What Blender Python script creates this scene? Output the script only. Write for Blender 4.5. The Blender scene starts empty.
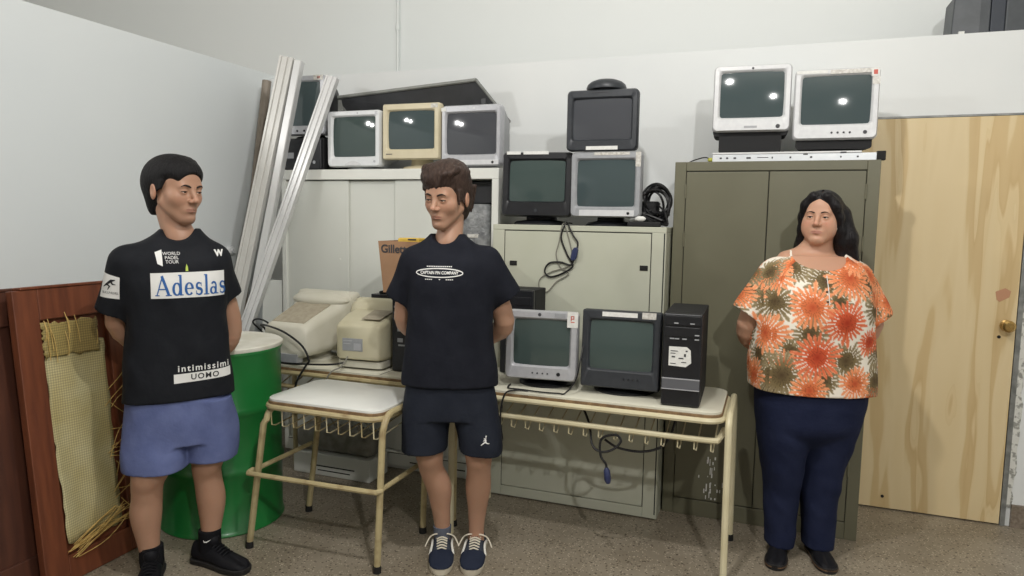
import bpy, bmesh, math, random
import numpy as np
from mathutils import Vector, Matrix
from mathutils.bvhtree import BVHTree
random.seed(7)
SC = bpy.context.scene
COL = SC.collection
PI = math.pi
# ---------------------------------------------------------------- materials
def lin(c):
    return tuple(((v/255)/12.92 if v/255 <= .04045 else ((v/255+.055)/1.055)**2.4) for v in c) + (1,)
def node(nt, t, **kw):
    n = nt.nodes.new(t)
    for k, v in kw.items():
        if k.startswith('i_'): n.inputs[k[2:].replace('_', ' ')].default_value = v
        else: setattr(n, k, v)
    return n
def mat(name, c1, c2=None, rough=.5, metal=0, scale=20, detail=3, bump=0, bscale=None, stretch=(1,1,1), spec=.5, ramp=(.35,.65), coat=0):
    m = bpy.data.materials.new(name); m.use_nodes = True
    nt = m.node_tree; b = nt.nodes['Principled BSDF']
    b.inputs['Roughness'].default_value = rough; b.inputs['Metallic'].default_value = metal
    b.inputs['Specular IOR Level'].default_value = spec
    b.inputs['Coat Weight'].default_value = coat
    b.inputs['Base Color'].default_value = lin(c1)
    if c2 or bump:
        tc = node(nt, 'ShaderNodeTexCoord'); mp = node(nt, 'ShaderNodeMapping'); mp.inputs['Scale'].default_value = stretch
        nt.links.new(tc.outputs['Object'], mp.inputs['Vector'])
    if c2:
        nz = node(nt, 'ShaderNodeTexNoise', i_Scale=scale, i_Detail=detail)
        nt.links.new(mp.outputs[0], nz.inputs['Vector'])
        cr = node(nt, 'ShaderNodeValToRGB'); cr.color_ramp.elements[0].position = ramp[0]; cr.color_ramp.elements[1].position = ramp[1]
        cr.color_ramp.elements[0].color = lin(c1); cr.color_ramp.elements[1].color = lin(c2)
        nt.links.new(nz.outputs['Fac'], cr.inputs[0]); nt.links.new(cr.outputs[0], b.inputs['Base Color'])
    if bump:
        n2 = node(nt, 'ShaderNodeTexNoise', i_Scale=bscale or scale, i_Detail=4)
        nt.links.new(mp.outputs[0], n2.inputs['Vector'])
        bp = node(nt, 'ShaderNodeBump', i_Strength=bump, i_Distance=.01)
        nt.links.new(n2.outputs['Fac'], bp.inputs['Height']); nt.links.new(bp.outputs[0], b.inputs['Normal'])
    return m
M = {}
M['wall'] = mat('painted_plaster', (222,225,225), (228,230,229), .75, scale=1.2, bump=.05, bscale=30)
M['wall_left'] = mat('painted_partition', (220,225,227), (225,229,230), .7, scale=.8, bump=.04, bscale=20)
M['upper'] = mat('upper_plaster', (230,234,233), (233,236,235), .8, scale=.7, bump=.03, bscale=30)
M['ceil'] = mat('ceiling_paint', (225,222,214), rough=.9)
M['olive'] = mat('olive_enamel', (101,99,80), (107,105,86), .42, scale=2.5, bump=.02, bscale=60)
M['olive_dark'] = mat('olive_gap', (30,30,24), rough=.8)
M['palegreen'] = mat('pale_green_enamel', (186,188,170), (192,193,177), .4, scale=3)
M['groove'] = mat('dark_groove', (40,41,38), rough=.8)
M['whitecab'] = mat('white_enamel', (220,221,214), (226,227,221), .4, scale=2)
M['whitedoor'] = mat('white_sliding_panel', (205,207,200), (213,215,208), .45, scale=2)
M['black'] = mat('black_plastic', (22,23,27), (28,29,33), .38, scale=30)
M['charcoal'] = mat('charcoal_plastic', (46,49,54), (52,55,60), .42, scale=30)
M['matblack'] = mat('matte_black', (18,18,20), rough=.75)
M['silver'] = mat('silver_plastic', (176,177,182), (184,185,189), .35, scale=40, metal=.15)
M['silver_lt'] = mat('light_silver_plastic', (204,205,207), (212,213,214), .38, scale=40)
M['grey_pl'] = mat('grey_plastic', (150,152,156), (158,160,163), .4, scale=40)
M['whitepl'] = mat('white_plastic', (216,219,221), (222,224,226), .4, scale=40)
M['beige'] = mat('aged_beige_plastic', (205,194,164), (214,204,176), .45, scale=8)
M['beige_rear'] = mat('yellowed_casing', (188,181,152), (198,192,166), .5, scale=6)
M['ivory_rear'] = mat('ivory_casing', (196,193,177), (204,201,187), .5, scale=6)
M['vent'] = mat('dusty_vent_plastic', (156,147,128), (170,161,142), .75, scale=40)
M['screen'] = mat('crt_glass', (70,82,84), rough=.06, spec=.6)
M['screen2'] = mat('crt_glass_grey', (74,76,81), rough=.07, spec=.6)
M['screen3'] = mat('crt_glass_green', (68,81,79), rough=.06, spec=.6)
M['sticker'] = mat('paper_sticker', (226,226,222), (214,214,210), .6, scale=60)
M['redprint'] = mat('red_print', (196,96,84), rough=.6)
M['darkprint'] = mat('dark_print', (60,60,64), rough=.6)
M['tape'] = mat('scuffed_tape', (178,174,166), (214,212,206), .4, scale=70)
M['alu'] = mat('aluminium', (208,209,209), (217,217,217), .34, metal=.2, scale=5, stretch=(3,3,1))
M['alu_old'] = mat('dull_aluminium', (201,200,196), (209,208,204), .4, metal=.15, scale=5, stretch=(3,3,1))
M['browntube'] = mat('taupe_tube', (126,116,104), (140,130,118), .5, scale=12)
M['cream'] = mat('cream_enamel', (205,195,160), (214,205,173), .4, scale=10)
M['cream_worn'] = mat('worn_cream_enamel', (182,168,128), (146,126,92), .45, scale=16, ramp=(.5,.78))
M['laminate'] = mat('white_laminate', (226,227,222), (218,219,214), .3, scale=4)
M['laminate_cream'] = mat('cream_laminate', (216,213,196), (208,205,188), .35, scale=4)
M['edge'] = mat('worn_ply_edge', (138,112,80), (110,86,60), .6, scale=30)
M['rubber'] = mat('black_rubber', (20,19,18), rough=.8)
M['green'] = mat('green_drum_enamel', (22,104,46), (28,116,54), .33, scale=3, coat=.2)
M['lid'] = mat('dusty_lid', (206,203,188), (222,220,210), .6, scale=12, bump=.1)
M['mahog'] = mat('mahogany', (96,52,34), (118,66,42), .45, scale=6, stretch=(6,6,.6))
M['mahog_dk'] = mat('dark_mahogany', (72,42,32), (88,52,38), .5, scale=6, stretch=(6,6,.6))
M['straw'] = mat('straw_strand', (206,176,104), (182,148,82), .6, scale=60)
M['card'] = mat('cardboard', (160,124,94), (168,132,102), .8, scale=12)
M['card_in'] = mat('cardboard_inside', (186,152,112), rough=.8)
M['yellow'] = mat('yellow_plastic', (226,190,80), rough=.45)
M['brass'] = mat('brass', (206,172,110), (190,154,92), .22, metal=.9, scale=20)
M['steel'] = mat('galvanised_steel', (150,152,150), (120,122,120), .5, metal=.5, scale=20)
M['trayw'] = mat('tray_sheet_metal', (214,218,222), (222,225,228), .35, metal=.3, scale=20)
M['cable'] = mat('black_cable', (20,20,22), rough=.5)
M['cable_g'] = mat('grey_cable', (128,126,116), rough=.55)
M['plug'] = mat('blue_connector', (44,52,88), rough=.45)
M['plug_y'] = mat('yellow_green_connector', (170,170,70), rough=.5)
M['plinthtile'] = mat('terrazzo_skirting', (138,126,112), (112,100,88), .5, scale=70)
M['rough_plaster'] = mat('broken_plaster', (214,214,208), (150,150,144), .85, scale=35, ramp=(.52,.6), bump=.5, bscale=40)
M['dkgrey_case'] = mat('dark_grey_casing', (62,66,70), (70,74,78), .45, scale=20)
M['dknavy'] = mat('dark_blue_grey_casing', (44,50,60), rough=.45)
M['board_top'] = mat('grey_board_edge', (128,130,126), (140,141,137), .5, scale=20)
M['board_in'] = mat('dark_board_face', (66,67,70), (74,75,78), .6, scale=12)
M['metalstripe'] = mat('dull_steel_strip', (108,110,116), rough=.4, metal=.4)

def wrap_mat():
    m = mat('crinkled_clear_wrap', (150,152,152), (112,114,116), .18, scale=25, bump=1.0, bscale=38)
    return m
M['wrap'] = wrap_mat()
def dusty_mat():
    return mat('dusty_wrap', (150,148,140), (120,118,110), .5, scale=16, bump=.6, bscale=18)
M['dustwrap'] = dusty_mat()

def floor_mat():
    m = mat('worn_terrazzo', (148,138,122), (130,120,104), .42, scale=3.2, detail=6)
    nt = m.node_tree; b = nt.nodes['Principled BSDF']; base = b.inputs['Base Color'].links[0].from_socket
    tc = node(nt, 'ShaderNodeTexCoord')
    last = base
    for sc, th, c in ((52, .24, (84,72,58)), (70, .22, (196,184,164)), (24, .13, (58,48,38))  ):
        v = node(nt, 'ShaderNodeTexVoronoi', i_Scale=sc); nt.links.new(tc.outputs['Object'], v.inputs['Vector'])
        lt = node(nt, 'ShaderNodeMath', operation='LESS_THAN'); lt.inputs[1].default_value = th
        nt.links.new(v.outputs['Distance'], lt.inputs[0])
        mx = node(nt, 'ShaderNodeMix', data_type='RGBA'); mx.inputs['B'].default_value = lin(c)
        ml = node(nt, 'ShaderNodeMath', operation='MULTIPLY'); ml.inputs[1].default_value = .85
        nt.links.new(lt.outputs[0], ml.inputs[0]); nt.links.new(ml.outputs[0], mx.inputs['Factor'])
        nt.links.new(last, mx.inputs['A']); last = mx.outputs['Result']
    nt.links.new(last, b.inputs['Base Color'])
    return m
M['floor'] = floor_mat()

def ply_mat():
    m = bpy.data.materials.new('pine_plywood'); m.use_nodes = True
    nt = m.node_tree; b = nt.nodes['Principled BSDF']; b.inputs['Roughness'].default_value = .5
    tc = node(nt, 'ShaderNodeTexCoord'); mp = node(nt, 'ShaderNodeMapping'); mp.inputs['Scale'].default_value = (5.2, 1, .55)
    mp.inputs['Location'].default_value = (3.4, 0, 1.7)
    nt.links.new(tc.outputs['Object'], mp.inputs['Vector'])
    nz = node(nt, 'ShaderNodeTexNoise', i_Scale=1.0, i_Detail=3.2, i_Roughness=.48, i_Distortion=.35)
    nt.links.new(mp.outputs[0], nz.inputs['Vector'])
    sx = node(nt, 'ShaderNodeSeparateXYZ'); nt.links.new(tc.outputs['Object'], sx.inputs[0])
    ad = node(nt, 'ShaderNodeMath', operation='MULTIPLY_ADD'); ad.inputs[1].default_value = 1.1
    nt.links.new(sx.outputs[0], ad.inputs[0]); 
    mu = node(nt, 'ShaderNodeMath', operation='MULTIPLY'); mu.inputs[1].default_value = 4.2
    nt.links.new(nz.outputs['Fac'], mu.inputs[0]); nt.links.new(mu.outputs[0], ad.inputs[2])
    fr = node(nt, 'ShaderNodeMath', operation='FRACT'); nt.links.new(ad.outputs[0], fr.inputs[0])
    cr = node(nt, 'ShaderNodeValToRGB'); e = cr.color_ramp.elements
    e[0].position = 0; e[0].color = lin((218,197,154)); e[1].position = 1; e[1].color = lin((214,192,148))
    for p, c in ((.5,(221,201,160)), (.62,(217,196,153)), (.69,(206,181,134)), (.84,(204,178,131)), (.89,(200,173,125)), (.93,(217,195,151))):
        q = e.new(p); q.color = lin(c)
    nt.links.new(fr.outputs[0], cr.inputs[0])
    n2 = node(nt, 'ShaderNodeTexNoise', i_Scale=30, i_Detail=4); m2 = node(nt, 'ShaderNodeMapping'); m2.inputs['Scale'].default_value = (4,1,.15)
    nt.links.new(tc.outputs['Object'], m2.inputs['Vector']); nt.links.new(m2.outputs[0], n2.inputs['Vector'])
    mx = node(nt, 'ShaderNodeMix', data_type='RGBA', blend_type='MULTIPLY'); mx.inputs['Factor'].default_value = .18
    nt.links.new(cr.outputs[0], mx.inputs['A']); nt.links.new(n2.outputs['Color'], mx.inputs['B'])
    nt.links.new(cr.outputs[0], b.inputs['Base Color'])
    return m
M['ply'] = ply_mat()
def wicker_mat(name, c1, c2):
    m = mat(name, c1, c2, .6, scale=5)
    nt = m.node_tree; b = nt.nodes['Principled BSDF']; base = b.inputs['Base Color'].links[0].from_socket
    tc = node(nt, 'ShaderNodeTexCoord')
    last = base
    for d, f in (('Y', 34), ('Z', 30)):
        w = node(nt, 'ShaderNodeTexWave', wave_type='BANDS', bands_direction=d, i_Scale=f, i_Distortion=.8, i_Detail=2)
        nt.links.new(tc.outputs['Object'], w.inputs['Vector'])
        mx = node(nt, 'ShaderNodeMix', data_type='RGBA', blend_type='MULTIPLY'); mx.inputs['Factor'].default_value = .3
        nt.links.new(last, mx.inputs['A']); nt.links.new(w.outputs['Color'], mx.inputs['B']); last = mx.outputs['Result']
    nt.links.new(last, b.inputs['Base Color'])
    return m
M['wicker'] = wicker_mat('woven_straw', (214,204,158), (196,180,124))
M['wicker2'] = wicker_mat('woven_straw_dark', (178,160,98), (160,140,84))

# ---------------------------------------------------------------- mesh builder
class MB:
    def __init__(s): s.v = []; s.f = []
    def add(s, vs, fs):
        o = len(s.v); s.v += [tuple(v) for v in vs]; s.f += [tuple(i+o for i in f) for f in fs]; return s
    def box(s, x0, x1, y0, y1, z0, z1, R=None):
        vs = [(x,y,z) for x in (x0,x1) for y in (y0,y1) for z in (z0,z1)]
        if R: vs = [R @ Vector(v) for v in vs]
        return s.add(vs, [(0,1,3,2),(4,6,7,5),(0,4,5,1),(2,3,7,6),(0,2,6,4),(1,5,7,3)])
    def loft(s, loops, cap0=True, cap1=True, closed=True):
        n = len(loops[0]); vs = [p for l in loops for p in l]; fs = []
        for k in range(len(loops)-1):
            for i in range(n if closed else n-1):
                j = (i+1) % n
                fs.append((k*n+i, k*n+j, (k+1)*n+j, (k+1)*n+i))
        if cap0: fs.append(tuple(reversed(range(n))))
        if cap1: fs.append(tuple((len(loops)-1)*n+i for i in range(n)))
        return s.add(vs, fs)
    def tube(s, path, r, n=8, cap=True):
        P = [Vector(p) for p in path]; m = len(P); loops = []
        rs = r if isinstance(r, (list, tuple)) else [r]*m
        T = [(P[min(i+1,m-1)]-P[max(i-1,0)]).normalized() for i in range(m)]
        a = Vector((0,0,1)) if abs(T[0].z) < .9 else Vector((1,0,0))
        N = (a - T[0]*a.dot(T[0])).normalized()
        for i in range(m):
            N = (N - T[i]*N.dot(T[i])).normalized(); B = T[i].cross(N)
            loops.append([P[i] + (N*math.cos(2*PI*k/n) + B*math.sin(2*PI*k/n))*rs[i] for k in range(n)])
        return s.loft(loops, cap, cap)
    def lathe(s, prof, n=48, c=(0,0,0)):
        loops = [[(c[0]+r*math.cos(2*PI*k/n), c[1]+r*math.sin(2*PI*k/n), c[2]+z) for k in range(n)] for r, z in prof]
        return s.loft(loops, True, True)
    def ball(s, c, r, n=12, m=8):
        r = r if isinstance(r, (list,tuple)) else (r,r,r)
        loops = []
        for i in range(1, m):
            t = PI*i/m
            loops.append([(c[0]+r[0]*math.sin(t)*math.cos(2*PI*k/n), c[1]+r[1]*math.sin(t)*math.sin(2*PI*k/n), c[2]-r[2]*math.cos(t)) for k in range(n)])
        return s.loft(loops)
    def xf(s, R):
        s.v = [tuple(R @ Vector(v)) for v in s.v]; return s
def catmull(pts, n=6):
    P = [Vector(p) for p in pts]; out = []
    for i in range(len(P)-1):
        a, b, c, d = P[max(i-1,0)], P[i], P[i+1], P[min(i+2,len(P)-1)]
        for k in range(n):
            t = k/n
            out.append(.5*((2*b)+(c-a)*t+(2*a-5*b+4*c-d)*t*t+(3*b-a-3*c+d)*t**3))
    out.append(P[-1]); return out
def rrect(w, h, r, n=5, cx=0, cy=0):
    r = min(r, w/2-1e-4, h/2-1e-4); out = []
    for qx, qy, a0 in ((1,1,0),(-1,1,90),(-1,-1,180),(1,-1,270)):
        for k in range(n+1):
            a = math.radians(a0+90*k/n)
            out.append((cx+qx*(w/2-r)+r*math.cos(a), cy+qy*(h/2-r)+r*math.sin(a)))
    return out
def obj(name, mb, m, parent=None, smooth=True, bevel=0, seg=2, angle=35):
    me = bpy.data.meshes.new(name); me.from_pydata(mb.v, [], mb.f); me.update()
    bm = bmesh.new(); bm.from_mesh(me); bmesh.ops.recalc_face_normals(bm, faces=bm.faces); bm.to_mesh(me); bm.free()
    if isinstance(m, (list, tuple)):
        for q in m: me.materials.append(q)
    else: me.materials.append(m)
    o = bpy.data.objects.new(name, me); COL.objects.link(o)
    if parent: o.parent = parent
    if smooth:
        me.polygons.foreach_set('use_smooth', [True]*len(me.polygons))
        me.set_sharp_from_angle(angle=math.radians(angle))
    if bevel:
        b = o.modifiers.new('bevel', 'BEVEL'); b.width = bevel; b.segments = seg; b.limit_method = 'ANGLE'; b.angle_limit = math.radians(40)
        b.harden_normals = True
    return o
def thing(name, label, cat, loc=(0,0,0), rz=0, group=None, rot=None):
    o = bpy.data.objects.new(name, None); COL.objects.link(o); o.empty_display_size = .1
    o.location = loc; o.rotation_euler = rot or (0,0,rz)
    return tag(o, label, cat, group)
def tag(o, label, cat, group=None):
    o['label'] = label; o['category'] = cat
    if group: o['group'] = group
    return o
def struct(name, mb, m, parent=None, **kw):
    o = obj(name, mb, m, parent, **kw)
    o['kind'] = 'structure'
    return o
def B(*a, **k): return MB().box(*a, **k)
def text_mb(txt, size, extrude=.0006, spacing=1.0, sx=1.0, bold=0):
    cu = bpy.data.curves.new('lettering', 'FONT'); cu.body = txt; cu.size = size; cu.extrude = extrude; cu.space_character = spacing
    cu.align_x = 'CENTER'; cu.align_y = 'CENTER'; cu.offset = bold; cu.resolution_u = 4
    o = bpy.data.objects.new('lettering', cu); COL.objects.link(o)
    dg = bpy.context.evaluated_depsgraph_get(); me = bpy.data.meshes.new_from_object(o.evaluated_get(dg))
    mb = MB(); mb.add([(v.co.x*sx, v.co.y, v.co.z) for v in me.vertices], [tuple(p.vertices) for p in me.polygons])
    bpy.data.objects.remove(o); bpy.data.curves.remove(cu); bpy.data.meshes.remove(me)
    return mb
def text_on(name, txt, size, m, parent, loc, rot=(PI/2,0,0), **kw):
    o = obj(name, text_mb(txt, size, **kw), m, parent, smooth=False)
    o.location = loc; o.rotation_euler = rot
    return o

# ---------------------------------------------------------------- camera
cam = bpy.data.cameras.new('camera'); cam.sensor_width = 36; cam.lens = 700/1024*36; cam.clip_start = .05
co = bpy.data.objects.new('camera', cam); COL.objects.link(co); SC.camera = co
pit, rol, yaw = math.radians(5.5), math.radians(1.0), math.radians(20.4)
fw = Vector((-math.sin(yaw)*math.cos(pit), math.cos(yaw)*math.cos(pit), -math.sin(pit)))
rt = Vector((math.cos(yaw), math.sin(yaw), 0)); up = rt.cross(fw)
r2 = rt*math.cos(rol)+up*math.sin(rol); u2 = -rt*math.sin(rol)+up*math.cos(rol)
co.matrix_world = Matrix(((r2.x,u2.x,-fw.x,0),(r2.y,u2.y,-fw.y,0),(r2.z,u2.z,-fw.z,1.5),(0,0,0,1)))
SC.view_settings.view_transform = 'Standard'; SC.view_settings.look = 'None'; SC.view_settings.gamma = 1
SC.view_settings.use_curve_mapping = False; SC.view_settings.exposure = 0.0
wd = bpy.data.worlds.new('room_ambience'); SC.world = wd; wd.use_nodes = True
wd.node_tree.nodes['Background'].inputs[0].default_value = (1,.98,.95,1); wd.node_tree.nodes['Background'].inputs[1].default_value = .07
def lamp(name, loc, power, r=.05, color=(1,.985,.96)):
    l = bpy.data.lights.new(name, 'POINT'); l.energy = power; l.shadow_soft_size = r; l.color = color
    o = bpy.data.objects.new(name, l); COL.objects.link(o); o.location = loc; return o
lamp('ceiling_bulb', (.90,-.34,3.15), 192)
lamp('ceiling_bulb', (-.5,1.55,3.15), 105)
lamp('ceiling_bulb', (-3.95,0.0,3.05), 70)
lamp('ceiling_bulb', (-3.78,-.12,2.98), 50)

# ---------------------------------------------------------------- room shell
XL, YB = -3.4, 4.1
mb = MB().box(-9,4.0,-9,5.0,-.1,0); struct('floor', mb, M['floor'], smooth=False)
struct('ceiling', MB().box(-9,4.0,-9,5.0,4.9,5.0), M['ceil'], smooth=False)
struct('wall_left', MB().box(XL-.1,XL,-5,YB+.12,0,2.5), M['wall_left'], smooth=False)
mb = MB().box(XL,.30,YB,YB+.14,0,2.455); mb.box(.30,1.17,YB,YB+.14,2.06,2.455); mb.box(1.17,4.0,YB,YB+.14,0,2.455)
struct('wall_back', mb, M['wall'], smooth=False)
struct('wall_upper', MB().box(-9,4.0,4.62,4.74,0,4.9), M['upper'], smooth=False)
struct('wall_right', MB().box(3.9,4.0,-9,4.62,0,4.9), M['wall'], smooth=False)
struct('wall_front', MB().box(-9,4.0,-9.1,-9,0,4.9), M['ceil'], smooth=False)
struct('wall_far_left', MB().box(-9,-8.9,-9,4.62,0,4.9), M['upper'], smooth=False)
# plywood door with its knob, keyhole and a dark lintel line
d = thing('door_1', 'pine plywood door with brass knob in the back wall', 'door', (.31,YB,0)); d['kind'] = 'structure'
o = obj('door_panel', B(0,.832,-.012,.03,.008,2.05), M['ply'], d, smooth=False); o['kind'] = 'structure'
k = MB().lathe([(.0,0),(.026,0),(.028,.006),(.012,.01),(.011,.03),(.02,.036),(.029,.048),(.029,.058),(.02,.066),(0,.067)], 24)
k.xf(Matrix.Rotation(PI/2,4,'X')); o = obj('door_knob', k, M['brass'], d); o.location = (.79,-.012,1.025)
k = MB().lathe([(0,0),(.008,0),(.008,.003),(0,.003)], 16).xf(Matrix.Rotation(PI/2,4,'X')); o = obj('keyhole', k, M['rubber'], d); o.location = (.765,-.012,.965)
o = obj('keyhole', k, M['rubber'], d); o.location = (.30,-.012,.07)
pm = mat('torn_patch', (186,138,106), rough=.6)
pp = [(.735,1.19),(.775,1.21),(.80,1.195),(.795,1.165),(.755,1.14),(.742,1.15)]
o = obj('wood_patch', MB().loft([[(x,-.0122,z) for x,z in pp],[(x,-.0135,z) for x,z in pp]]), pm, d, smooth=False)
struct('trim_1', MB().box(1.146,1.168,YB-.012,YB+.03,0,2.06).box(.30,1.168,YB-.012,YB+.03,2.052,2.062), M['steel'], smooth=False)
# broken plaster edge beside the frame
rp = random.Random(3); lo = []
n = 44
for i in range(n+1):
    z = .1+i*(1.95/n)
    lo.append([(1.166,YB-.001,z),(1.185+rp.random()*.022,YB-.001,z+.006*rp.random()),(1.182+rp.random()*.02,YB-.007,z),(1.166,YB-.009,z)])
struct('trim_2', MB().loft(lo), M['rough_plaster'])
struct('baseboard_back', MB().box(1.19,3.9,YB-.018,YB,0,.115), M['plinthtile'], smooth=False)
o = obj('conduit_pipe', MB().tube([(-2.63,4.6,2.4),(-2.63,4.6,4.89)], .009, 10).lathe([(.014,2.86),(.014,2.9)],10,(-2.63,4.6,0)), M['upper'])
tag(o, 'thin white conduit pipe running up the upper back wall', 'pipe')

# dark equipment case on the ledge at the top right
c = thing('equipment_case', 'dark grey equipment case sitting on the wall ledge at top right', 'case', (.035,0,2.455))
o = obj('case_end', MB().loft([[(.745,4.16,0),(.745,4.36,0),(.752,4.36,.2),(.752,4.16,.2)],[(.86,4.13,0),(.86,4.40,0),(.86,4.40,.29),(.86,4.13,.29)],[(.905,4.13,0),(.905,4.40,0),(.905,4.40,.32),(.905,4.13,.32)]]), M['dkgrey_case'], c, smooth=False, bevel=.006)
obj('case_band', MB().box(.905,.965,4.125,4.41,0,.33), M['dknavy'], c, smooth=False, bevel=.004)
obj('case_body', MB().box(.965,1.34,4.13,4.40,0,.31), M['dkgrey_case'], c, smooth=False, bevel=.01)
obj('latch_strip', MB().box(1.055,1.07,4.118,4.13,0,.3), M['grey_pl'], c, smooth=False, bevel=.002)
obj('paper_scrap', MB().box(.775,.80,4.135,4.15,0,.02), M['sticker'], c, smooth=False)
# ---------------------------------------------------------------- cabinets
w = thing('metal_wardrobe', 'tall olive green two door metal wardrobe behind the woman', 'cabinet', (-.48,3.6,0))
W, D, H = .92, .46, 1.805
mb = MB().box(0,W,.02,D,.0,H)
mb.box(0,.055,0,.02,0,H).box(W-.055,W,0,.02,0,H).box(.055,W-.055,0,.02,H-.045,H).box(.055,W-.055,0,.02,0,.085)
obj('cabinet_body', mb, M['olive'], w, smooth=False, bevel=.003)
for x0, x1, hx in ((.058,.442,.42), (.446,.862,.47)):
    dd = obj('cabinet_door', MB().box(x0,x1,-.002,.016,.09,H-.05), M['olive'], w, smooth=False, bevel=.003)
    xh = .062 if x0 < .1 else .858
    for z in (.35,1.42,1.66):
        obj('hinge', MB().tube([(xh+(-.006 if x0<.1 else .006),-.003,z-.035),(xh+(-.006 if x0<.1 else .006),-.003,z+.035)], .005, 8), M['olive'], dd)
ch = obj('door_gap', MB().box(.442,.446,.004,.018,.09,H-.05).box(.0555,.058,.004,.018,.09,H-.05).box(.862,.8645,.004,.018,.09,H-.05).box(.058,.862,.004,.018,H-.05,H-.0455), M['olive_dark'], w, smooth=False)
sp = random.Random(5); mb = MB()
for i in range(26):
    x = .24+sp.gauss(0,.02); z = .33-abs(sp.gauss(0,.11)) if i % 3 else .14+sp.random()*.05
    h = .006+sp.random()*.03
    mb.box(x,x+.003+sp.random()*.004,-.0035,-.0015,max(z-h,.1),max(z,.11))
obj('paint_splash', mb, M['sticker'], w, smooth=False)['kind'] = 'stuff'

l = thing('storage_cupboard', 'pale green metal storage cupboard in the middle with loose cables hanging down its front', 'cabinet', (-1.40,3.46,0))
W, D, H = .91, .46, 1.48
mb = MB().box(0,W,.02,D,.0,H-.028).box(0,W,.0,D,H-.028,H).box(0,.065,0,.02,.008,H-.028).box(W-.07,W,0,.02,.008,H-.028).box(.065,W-.07,0,.02,.008,.06)
obj('cupboard_body', mb, M['palegreen'], l, smooth=False, bevel=.003)
dd = obj('cupboard_door', MB().box(.069,W-.074,.002,.018,.064,H-.033), M['palegreen'], l, smooth=False, bevel=.002)
for x in (.098,W-.125):
    o = obj('finger_pull', MB().box(x,x+.04,-.002,.006,1.265,1.29), M['rubber'], dd, smooth=False, bevel=.002)
obj('door_gap', MB().box(.0655,.069,.006,.019,.06,H-.03).box(W-.074,W-.0705,.006,.019,.06,H-.03).box(.066,W-.0705,.006,.019,H-.033,H-.0285), M['groove'], l, smooth=False)
obj('side_gap', MB().box(W-.012,W-.006,-.0006,.001,.03,H-.03), M['groove'], l, smooth=False)

c = thing('sliding_door_cabinet', 'white cabinet with sliding doors and one open compartment at the back left', 'cabinet', (-2.86,3.58,0))
W, D, H = 1.44, .48, 1.785
mb = MB().box(0,W,0,D,H-.06,H).box(0,.03,0,D,.03,H-.06).box(W-.04,W,0,D,.03,H-.06).box(0,W,D-.012,D,.03,H-.06).box(.03,W-.04,.0,D,.03,.11).box(.05,W-.05,.03,D,0,.03)
mb.box(1.10,1.13,.05,D-.012,.11,H-.06).box(1.13,W-.04,.05,D-.012,.95,.97)
obj('cabinet_body', mb, M['whitecab'], c, smooth=False, bevel=.003)
for x0, x1, y in ((.03,.47,.02), (.455,.80,.036), (.785,1.11,.02)):
    p = obj('sliding_door', MB().box(x0,x1,y,y+.014,.115,H-.065), M['whitedoor'], c, smooth=False, bevel=.002)
    for z in (1.35, 1.25, .55): obj('door_plug', MB().ball((x1-.06,y-.0005,z), (.007,.002,.007), 10, 6), M['whitecab'], p)
obj('bottom_groove', MB().box(.03,W-.04,-.001,.0,.102,.106).box(.9,1.0,-.001,0,.055,.062).box(1.18,1.26,-.001,0,.055,.062), M['groove'], c, smooth=False)

# things in the open compartment
t = thing('wrapped_bundle', 'crinkled clear plastic wrapped bundle in the open compartment of the white cabinet', 'bundle', (-1.595,3.74,.97))
def lumpy(rx, ry, h, seed, n=28, m=14, amp=.08):
    rg = random.Random(seed); lp = []
    for i in range(m+1):
        z = h*i/m; f = 1 if 0 < i < m else .82
        lp.append([( (rx*f*(1+amp*(rg.random()-.5)))*math.copysign(abs(math.cos(2*PI*k/n))**.6, math.cos(2*PI*k/n)), (ry*f*(1+amp*(rg.random()-.5)))*math.copysign(abs(math.sin(2*PI*k/n))**.6, math.sin(2*PI*k/n)), z+(rg.random()-.5)*h*.02*(0<i<m)) for k in range(n)])
    return MB().loft(lp)
obj('plastic_wrap', lumpy(.105,.10,.62,3), M['wrap'], t, angle=180)
for z in (.2,.43): obj('tape_band', MB().loft([[(.112*math.cos(a*PI/14),.107*math.sin(a*PI/14),z+dz) for a in range(28)] for dz in (0,.02)]), M['tape'], t)
t = thing('dark_fill_box', 'black box added to fill the dark cabinet compartment above the plastic wrapped bundle', 'computer', (-1.595,3.70,1.592))  # black box added to fill the dark upper part of the open compartment
obj('case_body', B(-.125,.125,0,.32,0,.128), M['matblack'], t, smooth=False, bevel=.006)
obj('case_front', B(-.122,.122,-.015,0,.003,.125), M['black'], t, smooth=False, bevel=.004)

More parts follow.
